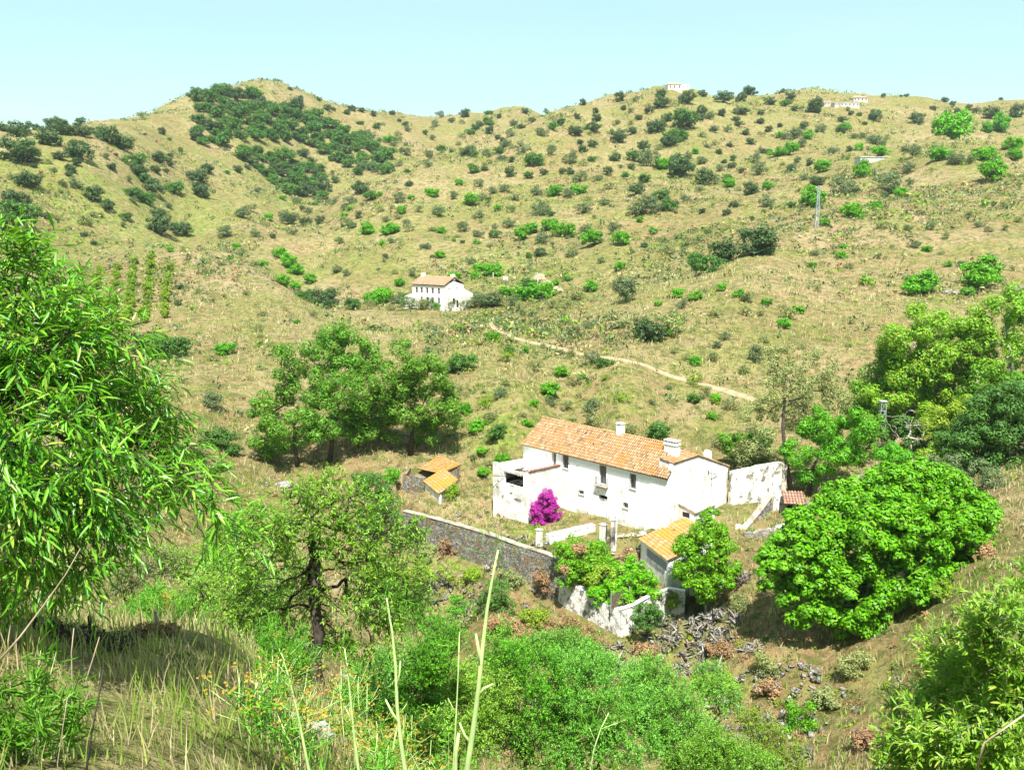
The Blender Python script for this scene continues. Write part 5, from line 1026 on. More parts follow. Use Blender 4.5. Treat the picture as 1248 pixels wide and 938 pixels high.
# the orchard on the knoll: young trees in rows
def orchard_sapling(px, py, w, row):
    h = hits(px, py, 30); s = w * zc_of(h) / F / 2; cr, tk, both = get_proto('z', R.randrange(3)); o = link('almond_sapling', both, None, (h[0], h[1], h[2] - .05)); o.scale = (s, s, s * 1.35); o.rotation_euler = (0, 0, R.uniform(0, 6))
    tag(o, 'yellow-green almond sapling in the %s orchard row of the knoll' % row, 'sapling', 'almond saplings in the %s row' % row)
for row, (x0, y0, x1, y1, n) in zip(('first', 'second', 'third', 'fourth', 'fifth', 'last'), ((100, 336, 88, 374, 5), (122, 332, 112, 384, 6), (143, 330, 134, 392, 7), (164, 322, 156, 394, 9), (186, 318, 176, 394, 9), (207, 332, 200, 388, 7))):
    for i in range(n): t = i / (n - 1); orchard_sapling(x0 + (x1 - x0) * t + R.uniform(-1, 1), y0 + (y1 - y0) * t, R.uniform(12, 16) * (.9 + .3 * t), row)
# ------------------------------------------------------------------ trees of the valley and the foreground
def at(px, Y):
    z = -5.0
    for _ in range(12): x = (px - 624) / F * (Y * cP - z * sP); z = .5 * z + .5 * gz(x, Y)
    return np.array([x, Y, gz(x, Y)])
def B(px, py, r, Y, dd=0.0, vz=1.0, dy=1.0):
    c = aty(px, py, Y + dd); m = r * zc_of(c) / F; return (c[0], c[1], c[2], m, m * dy, m * vz)
def BL(Y, items, jit=1.0, vz=1.0, dy=1.0, seed=0):
    r = random.Random(seed); return [B(i[0], i[1], i[2], Y, r.uniform(-1, 1) * jit, vz, dy) for i in items]

# eucalyptus group beyond the sheds
Y = 118
big_tree('eucalyptus_tree', 'leftmost tall eucalyptus of the group beyond the orange-roofed sheds', 'eucalyptus', at(363, Y), BL(Y, [(340,505,34),(375,470,32),(330,535,24),(350,440,22),(318,495,16),(372,520,20)], 2, seed=1), 80, 1.2, 260, .18, M['euc'], M['bark_dark'], .28, group='eucalyptus trees beyond the sheds', seed=1, dmin=.65)
big_tree('eucalyptus_tree', 'second and tallest eucalyptus from the left beyond the sheds', 'eucalyptus', at(401, Y + 1), BL(Y + 1, [(395,432,28),(428,425,26),(420,478,30),(395,515,24),(450,440,18),(440,500,18),(410,410,14)], 2, seed=2), 95, 1.2, 260, .18, M['euc'], M['bark_dark'], .30, group='eucalyptus trees beyond the sheds', seed=2, dmin=.65)
big_tree('eucalyptus_tree', 'small shaded eucalyptus between its tall neighbours beyond the sheds', 'eucalyptus', at(435, Y + 3), BL(Y + 3, [(440,520,22),(462,500,22),(430,500,14)], 2, seed=3), 48, 1.2, 240, .18, M['euc'], M['bark_dark'], .2, group='eucalyptus trees beyond the sheds', seed=3, dmin=.65)
big_tree('eucalyptus_tree', 'rightmost broad eucalyptus with several trunks beyond the sheds', 'eucalyptus', at(500, Y + 1), BL(Y + 1, [(488,440,26),(520,452,26),(500,488,32),(535,500,24),(468,470,20),(552,482,14),(520,528,18),(480,520,16),(556,520,10)], 2, seed=4), 115, 1.2, 260, .18, M['euc'], M['bark_dark'], .32, group='eucalyptus trees beyond the sheds', seed=4, dmin=.65)
for px, k in ((489, 5), (512, 6)):
    b = at(px, Y); c = aty(px + (k - 5) * 12 - 4, 470, Y)
# trees right of the farm
Y = 104
big_tree('thin_tree', 'tall half-bare tree with olive-brown leaves behind the yard wall', 'tree', at(966, Y), BL(Y + 2, [(958,470,34),(1000,452,26),(925,500,24),(945,438,22),(1020,480,20),(975,510,20),(930,540,16)], 2, seed=5), 150, .85, 110, .13, M['scrub'], M['bark_dark'], .26, trunk=[at(966, Y) - np.array([0, 0, .4]), aty(957, 555, Y), aty(954, 520, Y), aty(956, 490, Y + 1)], seed=5, dmin=.7, rmin=.035)
big_tree('leaning_tree', 'light green bushy tree leaning right behind the well shelter', 'tree', at(985, Y), BL(Y, [(1000,522,26),(1030,540,26),(972,555,20),(1045,518,20),(1010,560,18),(985,580,10)], 2, seed=6), 110, .9, 210, .15, M['bright'], M['bark_dark'], .24, trunk=[at(985, Y) - np.array([0, 0, .4]), aty(990, 570, Y), aty(1002, 550, Y)], seed=6)
Y = 124
big_tree('eucalyptus_tree', 'tall eucalyptus at the left edge of the wood right of the farm', 'eucalyptus', at(1100, Y), BL(Y, [(1105,440,34),(1085,480,28),(1130,468,28),(1092,412,16),(1115,500,26),(1068,505,18),(1120,400,16),(1085,520,22),(1125,515,24)], 3, seed=7), 170, 1.3, 230, .2, M['euc_bright'], M['bark_pale'], .4, seed=7)
t1 = big_tree('eucalyptus_tree', 'tallest eucalyptus in the middle of the wood right of the farm', 'eucalyptus', at(1160, Y), BL(Y, [(1155,405,34),(1178,440,34),(1140,438,26),(1175,485,30),(1130,400,14),(1190,400,22),(1150,470,28),(1200,430,26),(1125,385,16),(1195,460,26)], 3, seed=8), 200, 1.3, 230, .2, M['euc_bright'], M['bark_pale'], .42, seed=8)
big_tree('eucalyptus_tree', 'pale-trunked eucalyptus at the right end of the wood', 'eucalyptus', at(1236, Y - 2), BL(Y - 2, [(1225,372,24),(1245,405,30),(1215,430,22),(1250,460,26),(1222,470,20),(1265,380,30)], 3, seed=9), 110, 1.1, 170, .19, M['euc_bright'], M['bark_pale'], .34, trunk=[at(1240, Y - 2), aty(1236, 470, Y - 2), aty(1230, 420, Y - 2), aty(1226, 390, Y - 2)], seed=9)
big_tree('yellowish_tree', 'low yellow-green tree in front of the eucalyptus wood', 'tree', at(1165, 112), BL(112, [(1150,505,22),(1175,500,24),(1195,515,20),(1140,520,14)], 2, seed=10), 50, 1.0, 170, .16, M['yellowgreen'], M['bark_dark'], .3, seed=10)
big_tree('holm_oak', 'large dark spreading oak at the right edge beside the carob', 'oak tree', at(1225, 98), BL(98, [(1205,512,34),(1182,548,34),(1240,548,44),(1232,498,32),(1265,520,40),(1195,575,24),(1215,580,26)], 2, seed=11), 240, 1.0, 230, .16, M['oak_green'], M['bark_dark'], .45, seed=11)
big_tree('tamarisk_bush', 'feathery grey-green bush between the carob and the dark oak', 'bush', at(1185, 90), BL(90, [(1160,580,28),(1190,590,30),(1210,605,24),(1140,570,18)], 1, seed=12), 90, .7, 170, .10, M['olive'], M['bark_dark'], .2, seed=12)
big_tree('green_shrub', 'bright green shrub at the foot of the lattice mast', 'shrub', at(1095, 104), BL(104, [(1092,560,22),(1110,575,24),(1075,585,18),(1080,550,12)], 1, seed=13), 60, .8, 190, .13, M['bright'], M['bark_dark'], .2, seed=13)
big_tree('green_shrub', 'yellow-green shrub above the top of the carob', 'shrub', at(1135, 100), BL(100, [(1135,568,22),(1150,548,16),(1160,540,12),(1120,585,14)], 1, seed=14), 45, .8, 150, .13, M['yellowgreen'], M['bark_dark'], .2, seed=14)
big_tree('green_shrub', 'dull shrub under the tall half-bare tree', 'shrub', at(935, 108), BL(108, [(930,558,16),(905,548,14),(950,570,12)], 1, seed=15), 30, .8, 120, .13, M['scrub'], M['bark_dark'], .15, seed=15)
for lab, px, Y, items, s in (('white leafless dead tree beside the lattice mast', 1110, 108, [(1095,520,22),(1120,525,22),(1108,510,16)], 16), ('grey leafless branches between the leaning tree and the mast', 1045, 104, [(1030,580,16),(1050,570,18),(1035,560,14)], 17)):
    b = at(px, Y); C = blob_centres(BL(Y, items, 1, seed=s), 46, .5, np.random.default_rng(s)); rt = thing('dead_tree', lab, 'tree', b); mb = limbs(None, [(0, 0, -.4), (.1, 0, 1.2), (.0, .1, 2.2)], C - b, .16, .03, 5, rng=np.random.default_rng(s)); mb.build('trunk', M['bark_pale'], rt, smooth=True)
big_tree('eucalyptus_tree', 'dull green eucalyptus filling the lower right of the wood', 'eucalyptus', at(1205, 118), BL(118, [(1200,478,32),(1232,500,28),(1190,515,22),(1248,480,24)], 3, seed=18), 95, 1.2, 230, .19, M['euc'], M['bark_pale'], .3, seed=18)
big_tree('eucalyptus_tree', 'small dull eucalyptus leftmost in the wood, behind the half-bare tree', 'eucalyptus', at(1068, 124), BL(124, [(1072,455,22),(1056,482,20),(1085,432,18),(1070,500,18)], 3, seed=19), 70, 1.2, 210, .19, M['euc'], M['bark_dark'], .3, seed=19)
# the big carob
Y = 73
FIG = [(1060,650,62),(985,680,48),(1130,640,54),(1040,722,46),(1100,695,48),(1165,640,42),(948,695,28),(1175,672,36),(1000,640,40),(1090,600,38),(1030,606,26),(1150,600,34),(1050,760,28),(985,735,34),(1190,620,26),(1120,575,18),(940,675,18)]
big_tree('carob_tree', 'huge dense bright green carob tree on the slope right of the farm', 'carob tree', at(1035, Y + 1), [B(x, y, r, Y, dd, .9) for (x, y, r), dd in zip(FIG, (0, -.5, .5, -1.5, -1, 1, 0, 0, 1, 2.5, 2.5, 2, -2, -1.5, 2, 3, .5))], 1000, .74, 165, .18, M['fig'], M['bark_dark'], .5, seed=20, lo=.62, dmin=.8, rmin=.04, limb_share=.35, up=.45)
big_tree('carob_tree', 'rounded bushy tree with a dark hollow below, beside the orange-roofed garden shed', 'carob tree', at(862, 83.5), [B(860,662,29,83,0), B(845,690,22,82.6,0), B(882,682,22,83,.5), B(866,640,20,83,1), B(880,706,18,82,-.5), B(838,662,16,83,0), B(862,712,20,82,0), B(835,700,14,82,0)], 230, .6, 150, .13, M['fig'], M['bark_pale'], .22, seed=21, lo=.65, dmin=.7, limb_share=.6, up=.4)
big_tree('round_bush', 'dark green ball of a bush below the garden wall corner', 'bush', at(788, 78.6), [B(788,748,17,78.5), B(780,756,12,78.5), B(797,752,12,79)], 60, .42, 120, .09, M['oak_green'], M['bark_dark'], .1, seed=22, lo=.6)
big_tree('dark_tree', 'dark green tree at the far end of the stone retaining wall', 'tree', at(462, 99), [B(455,592,20,99), B(470,615,20,99), B(442,585,12,99), B(478,638,14,98), B(455,630,16,99)], 80, .8, 170, .12, M['oak_green'], M['bark_dark'], .22, seed=23)
big_tree('round_bush', 'leafy dark bush against the foot of the tall stone retaining wall', 'bush', at(603, 82), [B(603,722,20,82), B(593,738,15,82), B(612,738,14,81.5)], 60, .5, 120, .09, M['oak_green'], M['bark_dark'], .1, seed=24)
# creepers and the bougainvillea
def creeper(label, Y, items, mat, seed, n, name='creeper', leaf=.12, cr=.5, per=110, cat='creeper', base=None, lo=.6):
    bb = [B(x, y, r, Y + dd) for x, y, r, dd in items]; c = np.mean([b[:3] for b in bb], 0); b0 = base if base is not None else np.array([c[0], c[1], gz(c[0], c[1])])
    return big_tree(name, label, cat, b0, bb, n, cr, per, leaf, M[mat], M['bark_dark'], .12, seed=seed, lo=lo, dmin=.6, limb_share=.5, up=.5)
creeper('dark green creeper heaped over the terrace below the white parapet', 86.5, [(700,678,17,0),(690,700,14,-.6),(728,672,15,1.5),(728,692,17,-.5),(712,700,17,-1),(682,668,9,1),(745,690,12,.5),(700,660,9,2)], 'fig', 30, 170)
creeper('fresh light green creeper spilling over the white garden wall', 82.5, [(762,703,19,1.5),(745,722,15,0),(785,708,14,1.5),(728,722,12,.5),(795,722,9,1.2),(758,726,12,-.3),(772,690,12,2)], 'vine', 31, 150)
creeper('yellowing creeper patch between the dark and the light creepers', 84, [(730,694,8,.5),(745,692,7,.5),(722,704,7,0)], 'yellowgreen', 32, 26)
creeper('withered brown creeper on the dark creeper heap', 86, [(705,668,7,0),(690,690,6,-.8),(765,678,8,1)], 'brown', 33, 22)
pb = H2W(7.6, -3.4); pb[2] = gz(pb[0], pb[1]); Yb = pb[1]
creeper('vivid magenta bougainvillea against the white annex wall', Yb, [(650,628,10,0),(676,624,11,.2),(663,616,14,0),(656,624,13,0),(671,621,12,.2),(663,603,10,.3),(658,632,11,-.2),(668,609,11,.2),(668,630,10,0)], 'bougain', 34, 210, 'bougainvillea', .075, .34, 150, 'bougainvillea', pb)
for i, (px, py, w, h_, mat, lab) in enumerate(((610,760,30,9,'brown','rust-brown bramble patch left of the garden wall foot'),(725,782,26,9,'brown','rust-brown bramble patch under the garden wall corner'),(655,752,26,9,'yellowgreen','yellow-green bramble patch at the retaining wall end'),(580,700,20,7,'yellowgreen','yellow-green ivy hanging at the retaining wall foot'),
        (520,672,14,10,'scrub','dull ivy on the retaining wall near the arch'),(548,668,10,12,'brown','withered ivy on the far half of the retaining wall'),(622,705,12,12,'scrub','dull creeper on the near half of the retaining wall'),(790,790,22,7,'brown','rust-brown bramble between the round bush and the agaves'),(880,790,26,8,'brown','rust-brown bramble right of the agave tangle'),
        (860,830,26,8,'yellowgreen','yellow-green bramble below the agave tangle'),(940,840,26,8,'brown','rusty bramble on the slope below the carob'),(1010,850,30,9,'scrub','dull bramble below the front of the carob'),(1060,900,34,9,'brown','rusty bramble on the lower right slope'),(820,728,12,8,'yellowgreen','yellow-green weeds at the garden shed foot'),
        (1150,720,26,9,'yellowgreen','yellow-green bramble right of the carob'),(1200,670,26,9,'brown','rusty bramble on the slope at the right edge'),(560,760,24,8,'scrub','dull bramble in the ravine behind the thicket'),(470,700,26,10,'yellowgreen','yellow-green bramble behind the forked almond'))):
    hb = hits(px, py + h_ * .5, 30); Yb = hb[1]; creeper(lab, Yb, [(px - w * .4, py, h_, -.4), (px, py - 1, h_ * 1.2, 0), (px + w * .4, py + 1, h_, .4), (px + w * .1, py + 3, h_, -1)], mat, 200 + i, 46, 'bramble', .10, .42, 90, 'bramble', hb, .3)
# slope shrubs close to the farm
for lab, px, Y, items, mat, s in (
    ('low bright bush on the dry slope under the carob tree', 975, 63, [(975,872,22),(960,885,14),(990,885,12)], 'bright', 40), ('small bush at the left foot of the carob tree', 940, 70, [(935,810,12),(930,800,8)], 'scrub', 41),
    ('green bramble under the retaining wall near its far end', 530, 90, [(530,705,18),(555,700,16),(510,700,14)], 'yellowgreen', 42), ('green bramble below the middle of the retaining wall', 560, 84, [(556,738,16),(575,745,14)], 'bright', 43),
    ('brown withered bush at the end of the retaining wall', 668, 85, [(668,712,12),(662,700,9)], 'brown', 44), ('brown bramble patch in front of the garden wall', 690, 78, [(690,765,16),(710,772,14),(670,762,12)], 'brown', 45), ('second rusty bramble patch further down the slope', 650, 76, [(640,780,16),(660,790,14)], 'brown', 46),
    ('green shrub with a bare side below the leaning wall', 905, 80, [(900,735,12),(912,745,10)], 'scrub', 47), ('small green bush left of the old orange sheds', 480, 104, [(478,580,10)], 'bright', 48), ('tuft of green shrub against the wall of the smaller orange shed', 547, 103.5, [(547,600,8),(554,596,7)], 'yellowgreen', 49),
    ('green shrub on the slope left of the carob shade', 880, 66, [(880,830,14),(895,840,10)], 'yellowgreen', 50), ('dull shrub low on the slope in front of the carob', 1030, 62, [(1035,810,14),(1050,800,10)], 'scrub', 51)):
    hb = hits(items[0][0], items[0][1] + items[0][2] * .8, 30); Y = hb[1]
    big_tree('bush', lab, 'bush', hb, BL(Y, items, .6, seed=s), 30, .5, 100, .09, M[mat], M['bark_dark'], .06, seed=s)

# ------------------------------------------------------------------ narrow-leaved trees and shrubs nearer the camera: twigs with single leaves
def twig_tree(name, label, cat, base, blobs, n, cr, twigs, k, tl, L, Wd, mleaf, mbark, r0, trunk=None, seed=0, droop=.5, lo=.45, dmin=.55, rmin=.006, group=None, sides=6, upw=0.0, limb_share=1.0, stem_r=.002, stems=True, spread=.75):
    r = np.random.default_rng(seed + 500); base = np.array(base, float); C = relax(blob_centres(blobs, n, lo, r), cr * dmin) - base
    root = thing(name, label, cat, base, group); cen = C.mean(0)
    if trunk is None: trunk = [(0, 0, -.3), tuple(cen * .3), tuple(cen * .55)]
    else: trunk = [np.array(t) - base for t in trunk]
    cut = C[r.uniform(size=len(C)) < limb_share]
    mb = limbs(None, trunk, cut, r0, rmin, sides, rng=r); tv = [np.array(mb.v)]; tf = [np.array([f for f in mb.f if len(f) == 4])]
    m = len(C) * twigs; c = np.repeat(C, twigs, 0); d = rdir(m, r); out = c - cen; out /= np.linalg.norm(out, axis=1, keepdims=True) + 1e-6
    T = d + out * .6 + np.array([0, 0, upw]); T /= np.linalg.norm(T, axis=1, keepdims=True); O = c + rdir(m, r) * cr * r.uniform(0, .45, m)[:, None]
    TL = tl * r.uniform(.6, 1.25, m); P, D, Nn, LL = [], [], [], []; pts = []
    for i in range(k + 1):
        f = i / k; p = O + T * (TL * f)[:, None] + np.array([0, 0, -1]) * (TL * f * f * droop * .55)[:, None]; pts.append(p)
        if i == 0: continue
        for s in (1, -1) if k < 7 else (1,):
            side = rdir(m, r); side -= T * (side * T).sum(1, keepdims=True); dd = T * (1 - spread * .5) + side * spread + np.array([0, 0, -1]) * droop * r.uniform(.2, 1.1, m)[:, None]
            P.append(p); D.append(dd); Nn.append(np.array([0, 0, 1]) + rdir(m, r) * .5); LL.append(L * r.uniform(.65, 1.15, m))
    P, D, Nn, LL = np.concatenate(P), np.concatenate(D), np.concatenate(Nn), np.concatenate(LL); V, Fq = leaf_arrays(P, D, Nn, LL, LL * Wd, .3, .12)
    if stems:
        for i in range(k):
            a, b = pts[i], pts[i + 1]; dirv = b - a; s = np.cross(dirv, [0.3, .2, .9]); s /= np.linalg.norm(s, axis=1, keepdims=True) + 1e-9; u = np.cross(s, dirv); u /= np.linalg.norm(u, axis=1, keepdims=True) + 1e-9
            o = sum(len(x) for x in tv); vs = np.stack([a + s * stem_r, a - s * .5 * stem_r + u * stem_r * .8, a - s * .5 * stem_r - u * stem_r * .8, b + s * stem_r, b - s * .5 * stem_r + u * stem_r * .8, b - s * .5 * stem_r - u * stem_r * .8], 1).reshape(-1, 3)
            q = np.arange(m)[:, None] * 6 + o; tv.append(vs); tf.append(np.concatenate([q + np.array([[0, 1, 4, 3]]), q + np.array([[1, 2, 5, 4]]), q + np.array([[2, 0, 3, 5]])], 1).reshape(-1, 4))
    link('trunk', np_mesh('trunk', np.concatenate(tv), np.concatenate(tf), mbark, smooth=False), root); link('crown', np_mesh('crown', V, Fq, mleaf), root); return root

# almond tree in the middle distance
Y = 20.5; b = at(402, Y)
AL = [(380,640,50),(440,640,46),(322,660,42),(350,720,50),(430,715,46),(300,740,38),(478,690,34),(395,780,36),(335,795,36),(450,770,32),(285,690,26),(400,606,30),(498,650,20),(505,715,26),(350,620,26),(470,740,28)]
twig_tree('almond_tree', 'airy almond tree with dark forked trunk in the middle of the near slope', 'almond tree', b, BL(Y, AL, 1.3, seed=60), 520, .27, 5, 6, .38, .10, .18, M['almond'], M['bark_dark'], .17,
          trunk=[b - np.array([0, 0, .3]), aty(392, 850, Y), aty(384, 815, Y), aty(388, 770, Y), aty(382, 730, Y), aty(386, 690, Y + .2), aty(378, 655, Y + .3)], seed=60, droop=.3, dmin=.55, rmin=.014, stem_r=.005, limb_share=.8, lo=.3)
Y = 24; b = at(258, Y)
twig_tree('almond_tree', 'smaller almond tree with bare dark lower limbs left of the forked one', 'almond tree', b, BL(Y, [(262,735,38),(228,752,32),(300,752,26),(240,720,24),(285,712,24),(205,740,20)], 1, seed=61), 230, .28, 5, 5, .34, .10, .17, M['almond'], M['bark'], .11, seed=61, rmin=.014, stem_r=.004)
Y = 30; b = at(190, Y)
twig_tree('green_shrub', 'fine-leaved bright green shrub behind the giant yellow flower head', 'shrub', b, BL(Y, [(190,745,26),(165,755,20),(215,750,20)], 1, seed=62), 220, .3, 8, 5, .3, .10, .16, M['bright'], M['bark_dark'], .06, seed=62, stem_r=.005, upw=.5, droop=.1)
# willow-like shrubs in the ravine below
for lab, px, Y, items, s in (
    ('upright fine-leaved green bush at the bottom left of the ravine thicket', 560, 33, [(560,880,48),(520,900,36),(590,850,36),(545,840,28)], 63), ('tall fine-leaved green bush in the centre of the ravine thicket', 640, 36, [(640,840,50),(660,890,50),(620,800,34),(600,880,34)], 64),
    ('broad fine-leaved bush right of the thicket centre', 735, 36, [(730,850,48),(760,890,48),(700,820,34),(710,900,44)], 65), ('fine-leaved bush at the right end of the ravine thicket', 815, 38, [(815,870,40),(790,835,32),(840,905,36),(860,925,26)], 66),
    ('low bright bush at the lower right corner of the thicket', 880, 33, [(872,930,34),(905,940,26),(840,940,30),(930,950,20)], 67), ('small fine-leaved bush between the thicket and the brown brambles', 690, 42, [(690,800,26),(665,795,20),(720,808,22)], 68), ('fine-leaved bush between the forked almond and the thicket', 505, 30, [(500,850,36),(475,870,28),(520,815,26),(540,790,20)], 69)):
    twig_tree('willow_bush', lab, 'bush', at(px, Y), BL(Y, items, 1.6, seed=s), 430, .36, 8, 6, .62, .125, .15, M[{63: 'almond', 64: 'bright', 65: 'willow', 66: 'willow', 67: 'almond', 68: 'willow', 69: 'bright'}[s]], M['bark_dark'], .07, seed=s, stem_r=.005, upw=.8, droop=.1, lo=.25, dmin=.6, limb_share=.5)
for lab, px, Y, items, mat, s in (
    ('low green undergrowth left of the forked almond tree', 300, 30, [(300,700,26),(275,690,20),(325,720,20)], 'willow', 160), ('mixed green undergrowth behind the forked almond crown', 330, 42, [(300,650,20),(340,640,18),(270,660,18)], 'almond', 161),
    ('tangled undergrowth right of the forked almond trunk', 450, 27, [(450,830,26),(475,815,22),(430,850,20)], 'willow', 162), ('shaded undergrowth just left of the forked almond trunk', 345, 22, [(345,850,24),(320,835,20),(365,830,18)], 'bright', 163),
    ('bright undergrowth between the forked almond and the stone wall', 500, 45, [(495,745,22),(520,760,18),(480,725,18)], 'bright', 164), ('yellowish undergrowth below the arch of the stone wall', 470, 60, [(470,690,18),(500,700,16),(445,680,14)], 'yellowgreen', 165),
    ('low undergrowth at the left of the ravine thicket', 520, 26, [(515,900,24),(495,915,20),(535,885,18)], 'almond', 166), ('pale green undergrowth on the slope left of the two almond trees', 170, 36, [(165,700,18),(190,690,16),(150,715,14)], 'scrub', 167),
    ('green undergrowth on the bank behind the yellow flower head', 230, 44, [(225,690,18),(250,680,16),(205,680,12)], 'almond', 168), ('leafy undergrowth right of the ravine thicket', 870, 46, [(865,830,20),(885,850,18)], 'willow', 169),
    ('fine-leaved bush at the very bottom right of the thicket', 940, 40, [(935,905,22),(960,925,20),(915,885,14)], 'yellowgreen', 170)):
    twig_tree('undergrowth_bush', lab, 'bush', at(px, Y), BL(Y, items, 1.2, seed=s), 150, .36, 7, 5, .5, .12, .16, M[mat], M['bark_dark'], .05, seed=s, stem_r=.005, upw=.5, droop=.15, lo=.2, dmin=.6, limb_share=.5)
for lab, px, Y, items, mat, s in (('dark green shrub filling the wood edge behind the lattice mast', 1110, 114, [(1105,530,22),(1130,535,20),(1088,525,14)], 'oak_green', 172), ('dull shrub between the half-bare tree and the lattice mast', 1050, 112, [(1050,540,18),(1065,520,16),(1035,560,14)], 'euc', 173),
    ('dark shrub under the low yellow-green tree of the wood', 1150, 108, [(1150,545,20),(1175,535,18)], 'oak_green', 174), ('dull green shrub behind the yard wall', 910, 112, [(905,545,18),(885,540,12),(925,560,14)], 'euc', 175)):
    big_tree('green_shrub', lab, 'shrub', at(px, Y), BL(Y, items, .8, seed=s), 60, .8, 200, .15, M[mat], M['bark_dark'], .2, seed=s)
# tree at the bottom right
Y = 8.6; b = at(1215, 7.2) + np.array([0, 0, -.2]); b = np.array([b[0], Y, gz(b[0], Y)])
BR = [(1180,860,58),(1232,790,54),(1150,905,50),(1222,890,60),(1118,885,30),(1210,750,26),(1255,722,22),(1105,935,30),(1165,800,34),(1270,850,60),(1190,930,50)]
twig_tree('almond_tree', 'yellowish green young almond tree filling the lower right corner', 'almond tree', b, BL(Y, BR, .7, seed=70), 420, .2, 7, 6, .24, .10, .12, M['almond_light'], M['bark_pale'], .05, seed=70, upw=.5, droop=.2, dmin=.5, stem_r=.0022, rmin=.006, limb_share=.4)
# the foreground almond tree on the left
Y = 7.6; b = np.array([-5.6, 8.1, gz(-5.6, 8.1)])
FT = [(30,420,88),(98,440,74),(55,560,92),(140,500,64),(178,535,50),(218,570,34),(50,645,56),(15,335,48),(120,630,48),(248,600,24),(268,632,15),(5,700,34),(0,500,90),(92,385,34),(60,345,26),(-80,580,100),(-90,450,110),(175,590,34),(105,690,22),(60,705,24),(25,305,22)]
twig_tree('almond_tree', 'large near almond tree with long drooping leaves filling the left edge', 'almond tree', b, BL(Y, FT, .9, seed=71), 640, .17, 6, 7, .34, .145, .085, M['almond_near'], M['bark_dark'], .1,
          trunk=[b - np.array([0, 0, .3]), (-5.2, 8.0, -3.8), (-4.9, 7.8, -2.4), (-4.5, 7.7, -1.2)], seed=71, droop=.55, dmin=.68, stem_r=.0025, rmin=.005, lo=.35, limb_share=.6, spread=.7, upw=.15)
# ------------------------------------------------------------------ grass, scrub and small plants
def fan_points(n, y0, y1, seed, amax=36):
    r = np.random.default_rng(seed); a = np.radians(r.uniform(-amax, amax, n)); D = np.exp(r.uniform(np.log(y0 - APY), np.log(y1 - APY), n)); x = np.sin(a) * D; y = np.cos(a) * D + APY
    return x, y, r
def free(x, y, pad=.3):
    u = (x - HO[0]) * HX[0] + (y - HO[1]) * HX[1]; w = (x - HO[0]) * HW[0] + (y - HO[1]) * HW[1]
    bad = (u > -pad) & (u < 23.4) & (w > -pad) & (w < 12.3 + pad); bad |= (u > .2) & (u < 6.1) & (w > -5.8) & (w < .5)
    bad |= inpoly(x, y, [tuple(p[:2]) for p in (A, B_s, Cc, D)])
    bad |= (polydist(x, y, RET) < .9) | (polydist(x, y, GAR) < .7)
    for P in PATHS: bad |= (polydist(x, y, P) < .8) & (fbm(x / 2, y / 2, 88, 2) < .1)
    return ~bad & (y > .8)
PATHS = []
for o in bpy.data.objects:
    if o.name.startswith('dirt_path'):
        n = len(o.data.vertices); c = np.empty(n * 3, np.float32); o.data.vertices.foreach_get('co', c); PATHS.append(c.reshape(-1, 9, 3)[:, 4, :][::2])
sz_ = -34.15; A = onz(778.5, 656, sz_); B_s = onz(814, 682.5, sz_); D = onz(834, 630, -32.5); Cc = D + (B_s - A)
def blades(name, x, y, per, h, w, mats, seed, rad, pick=None, lean=.35, kind='stuff'):
    r = np.random.default_rng(seed); n = len(x); X = np.repeat(x, per) + r.normal(size=n * per) * np.repeat(rad, per); Yy = np.repeat(y, per) + r.normal(size=n * per) * np.repeat(rad, per)
    P = np.stack([X, Yy, ground(X, Yy) - .03], 1); D = rdir(n * per, r) * lean + np.array([0, 0, 1]); H = np.repeat(h, per) * r.uniform(.5, 1.3, n * per); W_ = np.repeat(w, per)
    S = np.cross(D, rdir(n * per, r)); S /= np.linalg.norm(S, axis=1, keepdims=True); m = P + D * (H * .55)[:, None]; bend = rdir(n * per, r) * np.array([1, 1, .1]) * (H * .28)[:, None]; t = P + D * H[:, None] + bend
    V = np.stack([P - S * W_[:, None] * .5, P + S * W_[:, None] * .5, m + S * W_[:, None] * .42 + bend * .3, t, m - S * W_[:, None] * .42 + bend * .3], 1).reshape(-1, 3)
    o = np.arange(n * per)[:, None] * 5; F4 = o + np.array([[0, 1, 2, 4]]); F3 = o + np.array([[4, 2, 3, 3]])
    me = bpy.data.meshes.new(name); V = V.astype(np.float32); me.vertices.add(len(V)); me.vertices.foreach_set('co', V.ravel()); nf = n * per
    loops = np.concatenate([F4, o + np.array([[4, 2, 3]])], 1).astype(np.int32); me.loops.add(loops.size); me.loops.foreach_set('vertex_index', loops.ravel()); me.polygons.add(nf * 2)
    ls = np.stack([np.arange(nf) * 7, np.arange(nf) * 7 + 4], 1).ravel().astype(np.int32); me.polygons.foreach_set('loop_start', ls)
    for q in mats: me.materials.append(q)
    if pick is not None: me.polygons.foreach_set('material_index', np.repeat(np.repeat(pick, per), 2).astype(np.int32))
    me.update(calc_edges=True); ob = link(name, me); return tag(ob, None, None, None, kind)
def cov_pick(x, y, r, base=.12):
    c = cover_at(x, y); p = np.clip(base + c[:, 0] * .75 - c[:, 2] * .3 + fbm(x / 6, y / 6, 91, 3) * .9, 0, 1); return (r.uniform(size=len(x)) < p).astype(int)
